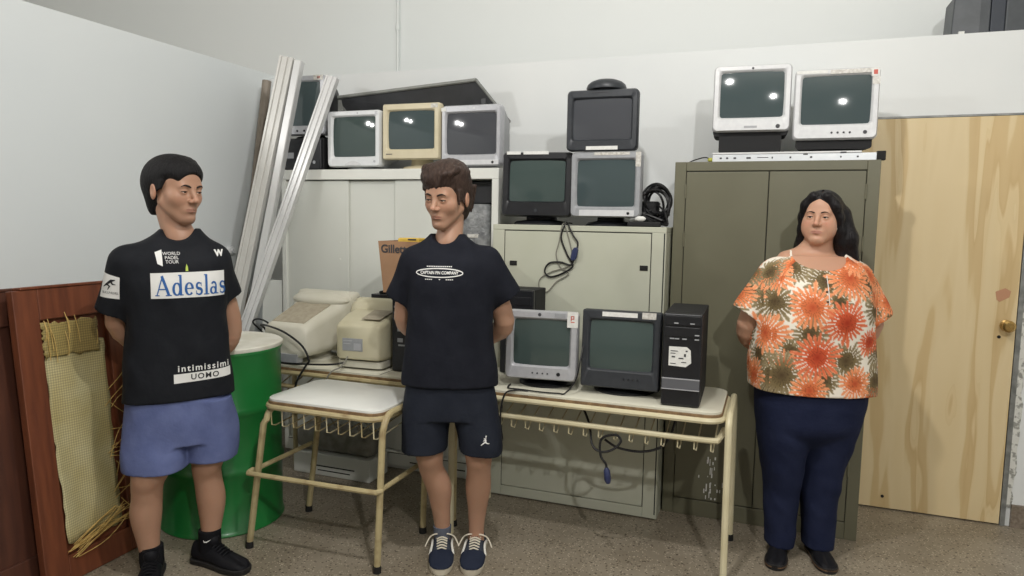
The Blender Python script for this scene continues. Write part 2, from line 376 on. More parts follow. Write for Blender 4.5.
# ---------------------------------------------------------------- CRT monitors
def crt(label, loc, rz, w, h, bez, back, scr='screen', depth=.38, top=.035, bot=.07, side=.03, stand=True, standm=None, flip=False, tilt=0,
        shape='round', name='crt_monitor', stand_h=.05, stand_w=.24, cy=0, seat=0, flare=.0):
    t = thing(name, label, 'monitor', loc, rz, 'old CRT monitors'); 
    piv = t
    sz = stand_h if stand else .004
    R = Matrix.Translation((0,0,sz)) @ Matrix.Rotation(tilt,4,'X')
    if flip: R = Matrix.Translation((0,0,h+.004)) @ Matrix.Rotation(tilt,4,'X') @ Matrix.Scale(-1,4,(0,0,1))
    def part(nm, mb, m, par=None, **kw):
        return obj(nm, mb.xf(R), m, par or t, **kw)
    sw, sh = w-2*side, h-top-bot; szc = bot+sh/2
    def L(pts, y, bow=0): return [(x, y+bow*((x/(w/2))**2+((z-h/2)/(h/2))**2), z) for x, z in pts]
    ro = .022 if shape == 'round' else .01
    outer = lambda k, g=0: rrect(w-2*k, h-2*k, ro, 6, 0, h/2)
    inner = lambda k: rrect(sw-2*k, sh-2*k, .012, 6, 0, szc)
    bz = part('bezel', MB().loft([L(outer(.002),.06), L(outer(0),.05), L(outer(0),.012), L(outer(.006),.0,), L(inner(-.006),-.001), L(inner(0),.004), L(inner(.006),.02)], False, False), bez)
    # convex glass
    lp = []; gx, gz = (sw/2-.003), (sh/2-.003)
    for j in range(25):
        w_ = -1+j/12
        lp.append([(u_*gx, .0035+.0075*(u_*u_+.8*w_*w_), szc+w_*gz) for u_ in [-1+i/14 for i in range(29)]])
    part('screen', MB().loft(lp, False, False, False), M[scr], angle=180)
    zt = h
    mids = [(.055,w-.004,h-.004,h/2,.03),(.10,w-.02,h-.02,h/2,.03),(.20,w*.86,h*.84,h*.47,.045),(.27,w*.70,h*.68,h*.46,.05),(depth,w*.6,h*.55,h*.45,.04),(depth+.008,w*.55,h*.5,h*.45,.04)]
    sh_ = part('rear_shell', MB().loft([[(x,y,z) for x,z in rrect(a,b,r,6,0,zc)] for y,a,b,zc,r in mids], False, True), back, angle=50)
    # vent slots in the top of the shell
    vs = MB()
    for i in range(7):
        y = .115+i*.012; hz = h-.012-(.012+i*.0045)
        vs.box(-w*.3,w*.3,y,y+.004,hz-.006,hz+.0015)
    part('vent_slots', vs, M['rubber'], sh_, smooth=False)
    if stand:
        sm = standm or back
        yb = .16+cy
        mbs = MB().lathe([(0,0),(stand_w/2,0),(stand_w/2,.008),(stand_w/2-.012,.018),(stand_w*.28,.026),(stand_w*.26,sz+.02),(0,sz+.02)], 40, (0,yb,0))
        obj('stand', mbs, sm, t)
    if flip:
        mbs = MB().lathe([(0,0),(.07,.0),(.075,.012),(.100,.014),(.102,.024),(.096,.040),(.08,.054),(.055,.064),(.025,.068),(0,.069)], 40, (0,.10,h))
        obj('stand', mbs, standm or back, t)
    t['_'] = 0; del t['_']
    return t, part, bz, dict(w=w,h=h,bot=bot,top=top,R=R,szc=szc,sw=sw,sh=sh)
def buttons(part, bz, xs, z, m, r=.005, y=-.002):
    for x in xs:
        part('button', MB().lathe([(0,0),(r,0),(r*.9,.004),(0,.004)],14).xf(Matrix.Translation((x,y+.002,z)) @ Matrix.Rotation(PI/2,4,'X')), m, bz)
def badge(part, bz, x, z, s, m, oval=False):
    # small round maker's badge with two slanted strokes
    part('badge', MB().lathe([(0,0),(s,0),(s*.9,.002),(0,.002)],18).xf(Matrix.Translation((x,0,z)) @ Matrix.Rotation(PI/2,4,'X')), m, bz)
def label_plate(part, bz, x0, x1, z0, z1, m, y=-.0022, nm='sticker'):
    return part(nm, MB().box(x0,x1,y,.0005,z0,z1), m, bz, smooth=False)

TOPW = 1.785
# row on the white cabinet
t,p,bz,_ = crt('white CRT monitor, left of the beige one, on the white cabinet', (-2.365,3.615,TOPW), -.0, .365,.328, M['whitepl'], M['whitepl'], 'screen3', stand=True, stand_h=.018, top=.032, bot=.056, side=.034)
badge(p,bz,.03,.312,.006,M['silver']); buttons(p,bz,(.145,),.03,M['silver'],.007)
p('control_arch', MB().loft([[(x,-.003,.012+.022*math.cos(x/.06*PI/2)) for x in [(-.055+.11*i/12) for i in range(13)]]+[(x,-.003,.008) for x in [(.055-.11*i/12) for i in range(13)]],
   [(x,.001,.012+.022*math.cos(x/.06*PI/2)) for x in [(-.055+.11*i/12) for i in range(13)]]+[(x,.001,.008) for x in [(.055-.11*i/12) for i in range(13)]]]), M['silver_lt'], bz, smooth=False)
label_plate(p,bz,.148,.165,.301,.318,M['silver'])
t,p,bz,_ = crt('yellowed beige CRT monitor in the row on the white cabinet', (-1.975,3.60,TOPW), .03, .362,.315, M['beige'], M['beige'], 'screen', depth=.33, stand_h=.055, top=.038, bot=.055, side=.033, shape='sq')
label_plate(p,bz,.13,.172,.286,.308,M['tape'],nm='torn_sticker'); label_plate(p,bz,-.155,-.115,.028,.032,M['darkprint'],nm='lettering_strip')
t,p,bz,_ = crt('silver CRT monitor at the right end of the row on the white cabinet', (-1.60,3.60,TOPW), .0, .36,.335, M['silver'], M['grey_pl'], 'screen2', stand_h=.012, top=.04, bot=.062, side=.028, depth=.33)
badge(p,bz,.02,.315,.007,M['silver_lt']); buttons(p,bz,(.135,),.02,M['black'],.008)
p('control_panel', MB().box(-.06,.17,-.004,.0,.008,.034), M['silver_lt'], bz, smooth=False)
obj('side_sticker', B(-.178,-.15,-.002,.0,.315,.335), M['sticker'], t, smooth=False)
# far left monitor on top of a black machine
bx = thing('desktop_computer', 'black desktop computer under the far left monitor on the white cabinet', 'computer', (-2.76,3.66,TOPW))
obj('case_body', B(-.14,.155,0,.36,0,.2), M['matblack'], bx, smooth=False, bevel=.012)
fr = obj('case_front', B(-.135,.15,-.02,0,.004,.196), M['black'], bx, smooth=False, bevel=.01)
obj('front_label', B(-.11,-.05,-.022,-.019,.075,.11), M['grey_pl'], fr, smooth=False)
obj('power_button', MB().lathe([(0,0),(.01,0),(.01,.003),(0,.003)],14).xf(Matrix.Translation((.10,-.02,.05)) @ Matrix.Rotation(PI/2,4,'X')), M['grey_pl'], fr)
t,p,bz,_ = crt('silver CRT monitor far left, half hidden by the leaning aluminium profiles', (-2.78,3.665,TOPW+.2), .05, .35,.36, M['silver'], M['black'], 'screen', stand_h=.02, top=.035, bot=.055, side=.035)
buttons(p,bz,(-.02,.03),.025,M['black'],.007); label_plate(p,bz,.10,.165,.328,.358,M['tape'],nm='torn_tape'); label_plate(p,bz,.125,.145,.336,.350,M['redprint'],nm='red_stamp')

# tilted grey board behind that row
b = thing('leaning_panel', 'long dark grey panel tilted behind the row of monitors on the white cabinet', 'panel', (0,0,0))
A = [Vector((-2.66,3.86,2.258)), Vector((-1.685,3.86,2.318))]
lo = [Vector((-2.56,4.03,2.06)), Vector((-1.56,4.03,2.09))]
nrm = (A[1]-A[0]).cross(lo[0]-A[0]).normalized()*.018
if nrm.y > 0: nrm = -nrm
obj('panel_face', MB().add([A[0],A[1],lo[1]+Vector((.03,0,0)),lo[0],A[0]-nrm,A[1]-nrm,lo[1]+Vector((.03,0,0))-nrm,lo[0]-nrm],[(0,1,2,3),(4,7,6,5),(0,4,5,1),(1,5,6,2),(2,6,7,3),(3,7,4,0)]), M['board_in'], b, smooth=False)
for a0, a1, r in ((A[0],A[1],.011),(A[1],lo[1]+Vector((.03,0,0)),.008),(A[0],lo[0],.008)):
    obj('panel_edge', MB().tube([a0,a1],r,6), M['board_top'], b)
lg = MB().add([(-2.66,3.86,2.245),(-2.56,3.86,1.786),(-2.52,3.86,1.786),(-2.62,3.86,2.245),(-2.66,3.875,2.245),(-2.56,3.875,1.786),(-2.52,3.875,1.786),(-2.62,3.875,2.245)],[(0,1,2,3),(4,7,6,5),(0,4,5,1),(1,5,6,2),(2,6,7,3),(3,7,4,0)])
obj('prop_strip', lg, M['board_top'], b, smooth=False)
obj('prop_strip', MB().box(-1.68,-1.65,3.93,3.945,1.786,2.245), M['board_in'], b, smooth=False)

# on the pale green cupboard
TL = 1.48
t,p,bz,_ = crt('black CRT monitor with white labels on its top edge, left on the pale green cupboard', (-1.175,3.49,TL), .10, .375,.335, M['black'], M['black'], 'screen3', stand_h=.045, top=.04, bot=.075, side=.036, tilt=-.07, stand_w=.3)
label_plate(p,bz,-.165,-.09,.322,.338,M['sticker']); label_plate(p,bz,-.075,.06,.322,.338,M['sticker'])
badge(p,bz,.0,.03,.009,M['charcoal'])
t,p,bz,_ = crt('silver CRT monitor under the upside down black one on the pale green cupboard', (-.805,3.475,TL), -.0, .36,.325, M['grey_pl'], M['grey_pl'], 'screen', stand_h=.045, top=.036, bot=.05, side=.03, stand_w=.26, standm=M['black'])
label_plate(p,bz,-.06,.12,.308,.322,M['tape'],nm='torn_tape'); label_plate(p,bz,.15,.176,.25,.322,M['tape'],nm='torn_tape'); buttons(p,bz,(.12,),.02,M['black'],.008); label_plate(p,bz,-.03,.03,.014,.02,M['darkprint'],nm='lettering_strip')
p('chin_panel', MB().box(-.13,.15,-.004,.0,.006,.036), M['silver_lt'], bz, smooth=False)
t,p,bz,_ = crt('charcoal CRT monitor standing upside down on top of the silver one', (-.833,3.475,TL+.372), .02, .36,.30, M['charcoal'], M['charcoal'], 'screen2', stand=False, flip=True, top=.052, bot=.042, side=.03)
label_plate(p,bz,-.075,.085,.278,.296,M['sticker']); label_plate(p,bz,-.06,.03,.012,.016,M['darkprint'],nm='lettering_strip')

# on the wardrobe
TW = 1.805
tr = thing('metal_tray', 'long flat white sheet metal tray lying under the monitors on the olive wardrobe', 'tray', (.07,3.63,TW), .0)
mb = MB().box(-.375,.365,0,.36,.0,.036)
obj('tray_body', mb, M['trayw'], tr, smooth=False, bevel=.003)
obj('tray_lip', MB().box(-.375,.29,-.004,.016,.036,.045), M['alu'], tr, smooth=False, bevel=.002)
mb = MB()
for x, ww in ((-.34,.01),(-.31,.01),(-.275,.012),(-.215,.02),(-.1,.006),(-.02,.008),(.07,.01),(.2,.006),(.27,.008)): mb.box(x,x+ww,-.0012,.0,.014,.022)
mb.box(-.165,-.115,-.0012,0,.018,.021).box(.04,.06,-.0012,0,.029,.034).box(.2,.225,-.0055,0,.036,.041)
obj('tray_slot', mb, M['darkprint'], tr, smooth=False)
obj('corner_clip', MB().box(.352,.39,-.006,.03,.0,.042), M['rubber'], tr, smooth=False, bevel=.003)
obj('end_connector', MB().ball((-.385,.012,.012),(.014,.012,.011)), M['plug_y'], tr)
t,p,bz,_ = crt('silver CRT monitor on a black stand, left of the two on the olive wardrobe', (-.135,3.655,TW+.036), .05, .36,.322, M['silver_lt'], M['silver_lt'], 'screen', stand_h=.112, top=.030, bot=.066, side=.030, stand_w=.30, standm=M['black'], tilt=-.05)
p('chin_panel', MB().box(-.15,.15,-.006,.001,.006,.038), M['silver_lt'], bz, smooth=False)
badge(p,bz,.0,.304,.006,M['darkprint']); buttons(p,bz,(.125,),.022,M['darkprint'],.010,-.008); label_plate(p,bz,-.03,.03,.016,.026,M['grey_pl'],y=-.0072,nm='button_row')
mb = MB().loft([[(x*k,y,z) for x,z in rrect(.29,.105,.012,4,0,.062)] for y,k in ((.02,1.0),(.25,.95))]); obj('stand_neck', mb, M['matblack'], t)
obj('under_shell', MB().loft([[(x,y,z) for x,z in rrect(.35,.05,.02,5,0,.118)] for y in (.02,.2)]), M['matblack'], t)
t,p,bz,_ = crt('silver CRT monitor with torn top tape, right of two on the olive wardrobe', (.24,3.65,TW+.036), .02, .365,.330, M['silver_lt'], M['silver_lt'], 'screen', stand_h=.066, top=.030, bot=.068, side=.030, stand_w=.26, standm=M['black'], tilt=-.06)
label_plate(p,bz,-.175,-.04,.308,.322,M['sticker'],nm='torn_sticker'); label_plate(p,bz,-.03,.145,.303,.322,M['tape'],nm='torn_tape'); label_plate(p,bz,.145,.178,.285,.323,M['sticker'],nm='sticker'); label_plate(p,bz,.153,.170,.293,.314,M['redprint'],y=-.0028,nm='red_stamp'); label_plate(p,bz,.15,.182,.248,.283,M['tape'],nm='torn_tape')
buttons(p,bz,(-.012,.014,.04,.066),.03,M['darkprint'],.005); buttons(p,bz,(.13,),.03,M['darkprint'],.009); 
obj('under_shell', MB().loft([[(x,y,z) for x,z in rrect(k,.06,.015,5,0,.052)] for y,k in ((.03,.33),(.2,.28))]), M['matblack'], t)

# on the right table
TT = .735
t,p,bz,_ = crt('silver CRT monitor with a red printed sticker on the right table', (-.968,2.985,TT), .10, .335,.315, M['silver'], M['black'], 'screen3', stand_h=.045, top=.037, bot=.062, side=.034, stand_w=.26, standm=M['black'], tilt=-.06, depth=.36)
badge(p,bz,-.01,.297,.008,M['darkprint']); buttons(p,bz,(-.035,-.012,.012,.035),.03,M['darkprint'],.004); buttons(p,bz,(.085,),.03,M['black'],.009)
label_plate(p,bz,.118,.167,.245,.316,M['sticker']); 
for a in ((.134,.150,.294,.298),(.134,.138,.275,.298),(.146,.150,.285,.298),(.134,.150,.283,.287),(.134,.152,.268,.272)): label_plate(p,bz,*a,M['redprint'],y=-.003,nm='red_print')
label_plate(p,bz,.06,.11,.288,.306,M['grey_pl'],nm='lettering_strip')
t,p,bz,_ = crt('black CRT monitor with white paper label, on the right table beside a tower', (-.607,3.0,TT), .03, .35,.345, M['charcoal'], M['charcoal'], 'screen3', stand_h=.035, top=.042, bot=.08, side=.034, stand_w=.28, tilt=-.05, depth=.36, standm=M['black'], shape='sq')
label_plate(p,bz,-.085,.07,.318,.338,M['sticker']); label_plate(p,bz,.09,.15,.315,.343,M['tape'],nm='torn_tape'); buttons(p,bz,(.02,.04,.06,.08),.045,M['black'],.004)

def tower(label, loc, rz, w, h, d, detail=True):
    t = thing('computer_tower', label, 'computer', loc, rz, 'black computer towers')
    obj('case_body', B(-w/2,w/2,0,d,0.006,h), M['matblack'], t, smooth=False, bevel=.004)
    f = obj('front_panel', B(-w/2,w/2,-.03,0,.004,h+.002), M['black'], t, smooth=False, bevel=.008)
    for x in (-w*.35,w*.35):
        for y in (.03,d-.03): obj('foot', MB().lathe([(0,0),(.012,0),(.012,.008),(0,.008)],12,(x,y,0)), M['rubber'], t)
    return t, f
t, f = tower('black computer tower with a white paper sticker, right end of the right table', (-.336,2.965,TT), .03, .160,.392,.38)
for z0, z1 in ((.345,.385),(.298,.338)): obj('drive_bay', B(-.070,.070,-.034,-.028,z0,z1), M['black'], f, smooth=False, bevel=.002)
mb = MB()
for x,z in ((-.035,.352),(.03,.352),(.05,.305),(.05,.287),(-.05,.287),(-.03,.287),(.0,.287)): mb.box(x,x+.018,-.036,-.033,z,z+.005)
obj('bay_marks', mb, M['grey_pl'], f, smooth=False)
stp = [(-.052,.255),(.02,.256),(.036,.243),(.04,.19),(.018,.172),(-.052,.175)]
s_ = obj('paper_sticker', MB().loft([[(x,-.0305,z) for x,z in stp],[(x,-.032,z) for x,z in stp]]), M['sticker'], f, smooth=False)
mb = MB()
for x,z,ww,hh in ((-.045,.236,.03,.003),(-.045,.226,.02,.003),(-.04,.21,.014,.006),(-.012,.205,.02,.005),(.01,.215,.008,.012),(.016,.236,.008,.006),(-.045,.183,.022,.003),(.0,.19,.02,.003)): mb.box(x,x+ww,-.0332,-.0318,z,z+hh)
obj('sticker_print', mb, M['darkprint'], s_, smooth=False)
obj('metal_strip', B(-.077,.077,-.036,-.028,.075,.122), M['metalstripe'], f, smooth=False, bevel=.003)
obj('strip_edge', B(-.077,.077,-.0375,-.03,.119,.1225).box(-.077,.077,-.0375,-.03,.0745,.078), M['silver'], f, smooth=False)
t, f = tower('black computer tower behind the silver monitor at the right elbow of the middle man', (-1.175,3.26,TT), .0, .175,.425,.165)
obj('drive_bay', B(-.075,.075,-.034,-.028,.35,.39), M['black'], f, smooth=False, bevel=.002)
TT = TT2 = .72
t, f = tower('black computer tower under the cardboard box, behind the middle man', (-1.72,3.13,TT), .05, .165,.375,.20)
mb = MB()
for x,z,ww,hh in ((-.05,.21,.02,.035),(-.05,.155,.03,.02),(-.045,.135,.05,.008),(-.07,.33,.01,.01),(-.07,.3,.01,.01),(-.07,.27,.012,.01)): mb.box(x,x+ww,-.032,-.03,z,z+hh)
obj('front_marks', mb, M['grey_pl'], f, smooth=False)['kind'] = 'stuff'
tr = thing('black_tray', 'flat black tray between the black tower and the cardboard box', 'tray', (-1.74,3.13,TT+.378), .05)
obj('tray_body', B(-.165,.2,-.06,.2,0,.02), M['black'], tr, smooth=False, bevel=.004)
obj('tray_rim', B(-.13,.18,-.04,.18,.02,.034), M['matblack'], tr, smooth=False, bevel=.003)
# open cardboard box
bx = thing('cardboard_box', 'open brown cardboard box with dark lettering behind the shoulder of the middle man', 'box', (-1.645,3.13,TT+.414))
def ring(w, d, z): return [(-w/2,-d/2,z),(w/2,-d/2,z),(w/2,d/2,z),(-w/2,d/2,z)]
obj('box_body', MB().loft([ring(.325,.21,0),ring(.37,.235,.255),ring(.362,.227,.255),ring(.318,.203,.006)], True, True), M['card'], bx, smooth=False)
text_on('box_lettering', 'Gillette', .056, M['darkprint'], bx, (-.085,-.1175,.216), rot=(PI/2+.049,0,0), bold=.0012)
y_ = thing('packet', 'small yellow packet poking out of the open cardboard box', 'packet', (-1.69,3.13,TT+.414+.007))
obj('packet_body', MB().box(-.07,.05,-.05,.03,.0,.264), M['yellow'], y_, smooth=False, bevel=.008)
obj('packet_print', MB().box(-.01,.035,-.052,-.049,.253,.260), M['darkprint'], y_, smooth=False)

# rear facing monitors on the left table
def crt_rear(label, loc, rz, shell, w, h, neck, prof, ventm, extra):
    t = thing('crt_monitor', label, 'monitor', loc, rz, 'old CRT monitors')
    obj('bezel', MB().loft([[(x,y,z) for x,z in rrect(a,b,r,6,0,zc)] for y,a,b,zc,r in ((.0,w-.06,h-.06,h/2+.03,.02),(.0,w-.01,h-.01,h/2+.03,.02),(-.012,w,h,h/2+.03,.025),(-.05,w,h,h/2+.03,.03),(-.07,w-.012,h-.012,h/2+.03,.04))], True, True), shell, t)
    obj('screen', MB().loft([[(x,y,z) for x,z in rrect(w-.07,h-.08,.015,5,0,h/2+.03)] for y in (.0005,.002)]), M['screen'], t)
    sh = obj('rear_shell', MB().loft([[(x*1.0,y,z) for x,z in rrect(a,b,r,7,0,zc)] for y,a,b,zc,r in prof], True, True), shell, t, angle=55)
    obj('stand', MB().lathe([(0,0),(.125,0),(.125,.01),(.09,.02),(.08,.05),(0,.05)],36,(0,-.15,0)), shell, t)
    return t, sh
prof = [(-.06,.385,.335,.20,.05),(-.10,.375,.325,.198,.07),(-.13,.345,.285,.185,.07),(-.15,.325,.255,.175,.06),(-.30,.30,.205,.148,.05),(-.385,.285,.175,.130,.05),(-.40,.262,.15,.125,.045)]
t, sh = crt_rear('ivory CRT monitor seen from behind with domed top, left on the back table', (-2.372,3.40,TT), -.05, M['ivory_rear'], .40,.335, 0, prof, M['vent'], 0)
obj('top_dome', MB().ball((0,-.095,.318),(.190,.078,.048),32,14), M['ivory_rear'], t)
# vent panel on the sloping top
vp = MB().add([(-.115,-.16,.300),(.115,-.16,.300),(.105,-.37,.222),(-.105,-.37,.222),(-.115,-.16,.304),(.115,-.16,.304),(.105,-.37,.226),(-.105,-.37,.226)],[(0,1,2,3),(4,7,6,5),(0,4,5,1),(1,5,6,2),(2,6,7,3),(3,7,4,0)])
v = obj('vent_panel', vp, M['vent'], sh, smooth=False)
obj('rear_ports', MB().box(-.10,.09,-.408,-.36,.015,.062), M['grey_pl'], t, smooth=False, bevel=.004)
obj('port_socket', MB().box(-.115,-.085,-.412,-.40,.02,.045), M['rubber'], t, smooth=False)
prof = [(-.06,.355,.31,.185,.05),(-.10,.35,.30,.183,.05),(-.125,.33,.27,.172,.05),(-.13,.30,.245,.165,.035),(-.22,.285,.235,.158,.03),(-.33,.255,.185,.145,.02),(-.345,.235,.165,.142,.02)]
t, sh = crt_rear('yellowed CRT monitor seen from behind, right on the back table', (-1.99,3.385,TT), .06, M['beige_rear'], .36,.31, 0, prof, M['vent'], 0)
vp = MB().add([(.0,-.16,.291),(.115,-.16,.291),(.105,-.30,.261),(.0,-.30,.261),(.0,-.16,.293),(.115,-.16,.293),(.105,-.30,.263),(.0,-.30,.263)],[(0,1,2,3),(4,7,6,5),(0,4,5,1),(1,5,6,2),(2,6,7,3),(3,7,4,0)])
obj('vent_panel', vp, M['vent'], sh, smooth=False)
s_ = obj('rear_label', MB().box(-.085,.03,-.3475,-.344,.10,.165), M['grey_pl'], sh, smooth=False)
obj('label_print', MB().box(-.02,.02,-.349,-.347,.105,.14).box(-.08,-.03,-.349,-.347,.15,.154).box(-.08,-.04,-.349,-.347,.135,.138), M['silver'], s_, smooth=False)
obj('tilt_base', MB().loft([[(x,y,z) for x,y in rrect(.26,.26,.03,5,0,-.2)] for z in (.012,.045)]), M['ivory_rear'], t)
# ---------------------------------------------------------------- school tables
def u_frame(x0, x1, y0, y1, z, lean=0.0, r=.014):
    # inverted U side frame: front leg up, over the side, rear leg down (x0 at the foot, x1 at the top)
    pts = [(x0,y0,.012)]
    bx = .07
    zt = z
    pts += [(x0+(x1-x0)*.85,y0+.01,zt-bx)]
    for k in range(1,6):
        a = PI/2*k/6
        pts.append((x1,y0+.01+bx*(1-math.cos(a)),zt-bx+bx*math.sin(a)))
    pts.append((x1,y0+.01+bx,zt))
    pts.append((x1,y1-.01-bx,zt))
    for k in range(1,6):
        a = PI/2*k/6
        pts.append((x1,y1-.01-bx+bx*math.sin(a),zt-bx+bx*math.cos(a)))
    pts.append((x0+(x1-x0)*.85,y1-.01,zt-bx)); pts.append((x0,y1,.012))
    return pts
def slab(x0,x1,y0,y1,z0,z1,r,rx=.06):
    cx,cy=(x0+x1)/2,(y0+y1)/2
    return MB().loft([[(x,y,z) for x,y in rrect(x1-x0-2*k,y1-y0-2*k,rx,7,cx,cy)] for z,k in ((z0,.0),(z1-.003,0),(z1,.004))])
def school_table(name, label, x0, x1, y0, y1, z, legsL, legsR, worn, top_m, rack, group, bar=None, legm=None, wires=10):
    t = thing(name, label, 'table', (0,0,0), 0, group)
    obj('tabletop', slab(x0,x1,y0,y1,z-.012,z,0), top_m, t)
    obj('top_edge', slab(x0-.003,x1+.003,y0-.003,y1+.003,z-.026,z-.012,0), M['edge'], t)
    fm = M['cream_worn'] if worn else M['cream']
    loop = rrect(x1-x0+.012,y1-y0+.012,.07,7,(x0+x1)/2,(y0+y1)/2)
    mb = MB(); path = [(x,y,z-.037) for x,y in loop]; path.append(path[0]); path.append(path[1])
    obj('apron_tube', mb.tube(path,.0125,8,False), fm, t)
    for L in (legsL, legsR):
        if L is None: continue
        (fx, tx, fy0, fy1) = L
        lf = obj('leg_frame', MB().tube(u_frame(fx,tx,fy0,fy1,z-.02),.0145,10), legm or fm, t) if not (worn and fx < -2.1 and x1-x0 < .7) else obj('leg_frame', MB().tube(u_frame(fx,tx,fy0,fy1,z-.045),.0145,10), fm, t)
        for y in (fy0,fy1): obj('rubber_foot', MB().lathe([(0,0),(.018,0),(.017,.03),(0,.03)],14,(fx,y,0)), M['rubber'], lf)
    return t, fm
TT = .735
# near desk
t, fm = school_table('school_desk', 'small white topped school desk with cream legs in front of the left table', -2.085,-1.50,2.47,2.89,.70,(-2.165,-2.068,2.455,2.89),(-1.51,-1.485,2.475,2.89),True,M['laminate'],None,'school tables')
for x, xx in ((-2.145,0),(-1.498,0)): obj('side_stretcher', MB().tube([(x,2.46,.36),(x,2.89,.36)],.011,8), fm, t)
obj('front_stretcher', MB().tube(catmull([(-2.15,2.47,.362),(-2.14,2.435,.362),(-2.08,2.425,.362),(-1.56,2.445,.362),(-1.50,2.455,.362),(-1.49,2.48,.362)],5),.0115,8), fm, t)
for i in range(10):
    x = -2.05+i*.058
    obj('rack_wire', MB().tube([(x,2.475,.662),(x+.002,2.477,.580),(x+.003,2.50,.572),(x+.004,2.84,.60),(x+.004,2.875,.66)],.0030,6), M['cream'] if i % 2 else fm, t)
# right table
t, fm = school_table('school_table', 'long cream school table carrying two monitors and a tower at the right', -1.36,-.165,2.905,3.37,TT,None,(-.128,-.135,2.915,3.385),False,M['laminate_cream'],None,'school tables')
lf = obj('leg_frame', MB().tube(u_frame(-1.375,-1.38,2.915,3.385,TT-.02),.0145,10), M['cream'], t)
obj('rack_rail', MB().tube(catmull([(-1.355,3.0,.645),(-1.35,2.955,.62),(-1.30,2.935,.612),(-.8,2.935,.61),(-.24,2.935,.608),(-.175,2.95,.615),(-.155,3.0,.645)],5),.013,8), M['cream'], t)
obj('rack_rail', MB().tube([(-1.36,3.35,.60),(-.15,3.35,.60)],.008,8), M['cream'], t)
for i in range(17):
    x = -1.29+i*.068
    obj('rack_wire', MB().tube([(x,2.945,.60),(x,2.942,.562),(x+.007,2.965,.55),(x+.010,3.0,.585),(x+.014,3.34,.69),(x+.014,3.355,.60)],.0032,6), M['cream'], t)
TT = .72
# left table
t, fm = school_table('school_table', 'long dusty cream school table at the back left carrying two monitors seen from behind', -2.62,-1.42,3.0,3.42,TT,None,(-1.41,-1.412,3.02,3.41),True,M['laminate_cream'],None,'school tables',legm=M['cream_worn'])
obj('leg_frame', MB().tube(u_frame(-2.645,-2.64,3.02,3.41,TT-.02),.0145,10), M['cream_worn'], t)
obj('top_joint', MB().box(-1.815,-1.811,3.003,3.417,TT-.002,TT+.0006), M['groove'], t, smooth=False)
obj('rack_rail', MB().tube([(-2.62,3.03,.60),(-1.43,3.03,.60)],.012,8), M['cream_worn'], t)
for i in range(16):
    x = -2.60+i*.075
    obj('rack_wire', MB().tube([(x,3.04,.593),(x,3.038,.563),(x+.012,3.06,.55),(x+.016,3.09,.575),(x+.02,3.39,.675)],.0038,6), fm, t)
# stuff on the floor under the left table
b = thing('low_crate', 'low white crate on the floor under the left table', 'crate', (-2.33,3.33,0))
obj('crate_body', B(-.27,.25,0,.2,.0,.13), M['whitecab'], b, smooth=False, bevel=.006)
obj('crate_slot', B(-.15,.15,-.001,0,.055,.062).box(-.1,.12,-.001,0,.03,.036), M['groove'], b, smooth=False)
b = thing('dusty_roll', 'dusty grey plastic wrapped roll lying on the low white crate', 'bundle', (-2.34,3.42,.13))
rr = lumpy(.075,.075,.5,11,20,16,.12); rr.xf(Matrix.Translation((-.25,0,.075)) @ Matrix.Rotation(PI/2,4,'Y'))
obj('plastic_wrap', rr, M['dustwrap'], b, angle=180)

# ---------------------------------------------------------------- drum
d = thing('steel_drum', 'green steel drum with a dusty pale lid beside the school desk', 'drum', (-2.528,2.69,0))
Rr = .283
prof = [(0,0),(Rr+.004,0),(Rr+.008,.006),(Rr+.004,.018),(Rr,.022)]
for zz in (.30,.585):
    prof += [(Rr,zz-.03),(Rr+.008,zz-.014),(Rr+.011,zz),(Rr+.008,zz+.014),(Rr,zz+.03)]
prof += [(Rr,.845),(Rr+.005,.852),(Rr+.008,.862),(Rr+.005,.872),(Rr-.004,.872),(Rr-.006,.862),(0,.862)]
obj('drum_body', MB().lathe(prof,72), M['green'], d, angle=50)
obj('drum_lid', MB().lathe([(0,.864),(Rr-.008,.864),(Rr+.006,.866),(Rr+.0095,.872),(Rr+.0095,.884),(Rr+.003,.889),(0,.889)],72), M['lid'], d)
mb = MB()
for a in range(3): pass

# ---------------------------------------------------------------- leaning profiles in the corner
def profile(label, p0, p1, wv, kind, m, spin=0):
    p0, p1 = Vector(p0), Vector(p1); ax = (p1-p0); L = ax.length; ax.normalize()
    vx = Vector((math.cos(spin),math.sin(spin),0)); vx = (vx-ax*vx.dot(ax)).normalized(); vy = ax.cross(vx)
    R = Matrix(((vx.x,vy.x,ax.x,p0.x),(vx.y,vy.y,ax.y,p0.y),(vx.z,vy.z,ax.z,p0.z),(0,0,0,1)))
    o = obj('metal_profile', MB(), m) if False else None
    mb = MB()
    w_, d_ = wv
    if kind == 'c':   # ribbed channel
        sec = [(-w_/2,0),(-w_/2,-.012),(-w_*.36,-.012),(-w_*.34,-.004),(-w_*.12,-.004),(-w_*.1,-.014),(w_*.1,-.014),(w_*.12,-.004),(w_*.34,-.004),(w_*.36,-.012),(w_/2,-.012),(w_/2,0),(w_/2,d_),(w_/2-.004,d_),(w_/2-.004,.004),(-w_/2+.004,.004),(-w_/2+.004,d_),(-w_/2,d_)]
    else:
        sec = [(-w_/2,0),(-w_/2+.004,-.005),(w_/2-.004,-.005),(w_/2,0),(w_/2,d_),(-w_/2,d_)]
    mb.loft([[(x,y,z) for x,y in sec] for z in (0,L)]); mb.xf(R)
    o = obj('metal_profile', mb, m, smooth=False)
    tag(o, label, 'profile', 'aluminium profiles leaning in the corner')
    return o
profile('wide ribbed aluminium profile leaning in the corner behind the drum', (-3.15,3.18,0), (-2.765,3.53,2.445), (.085,.03), 'c', M['alu_old'], .25)
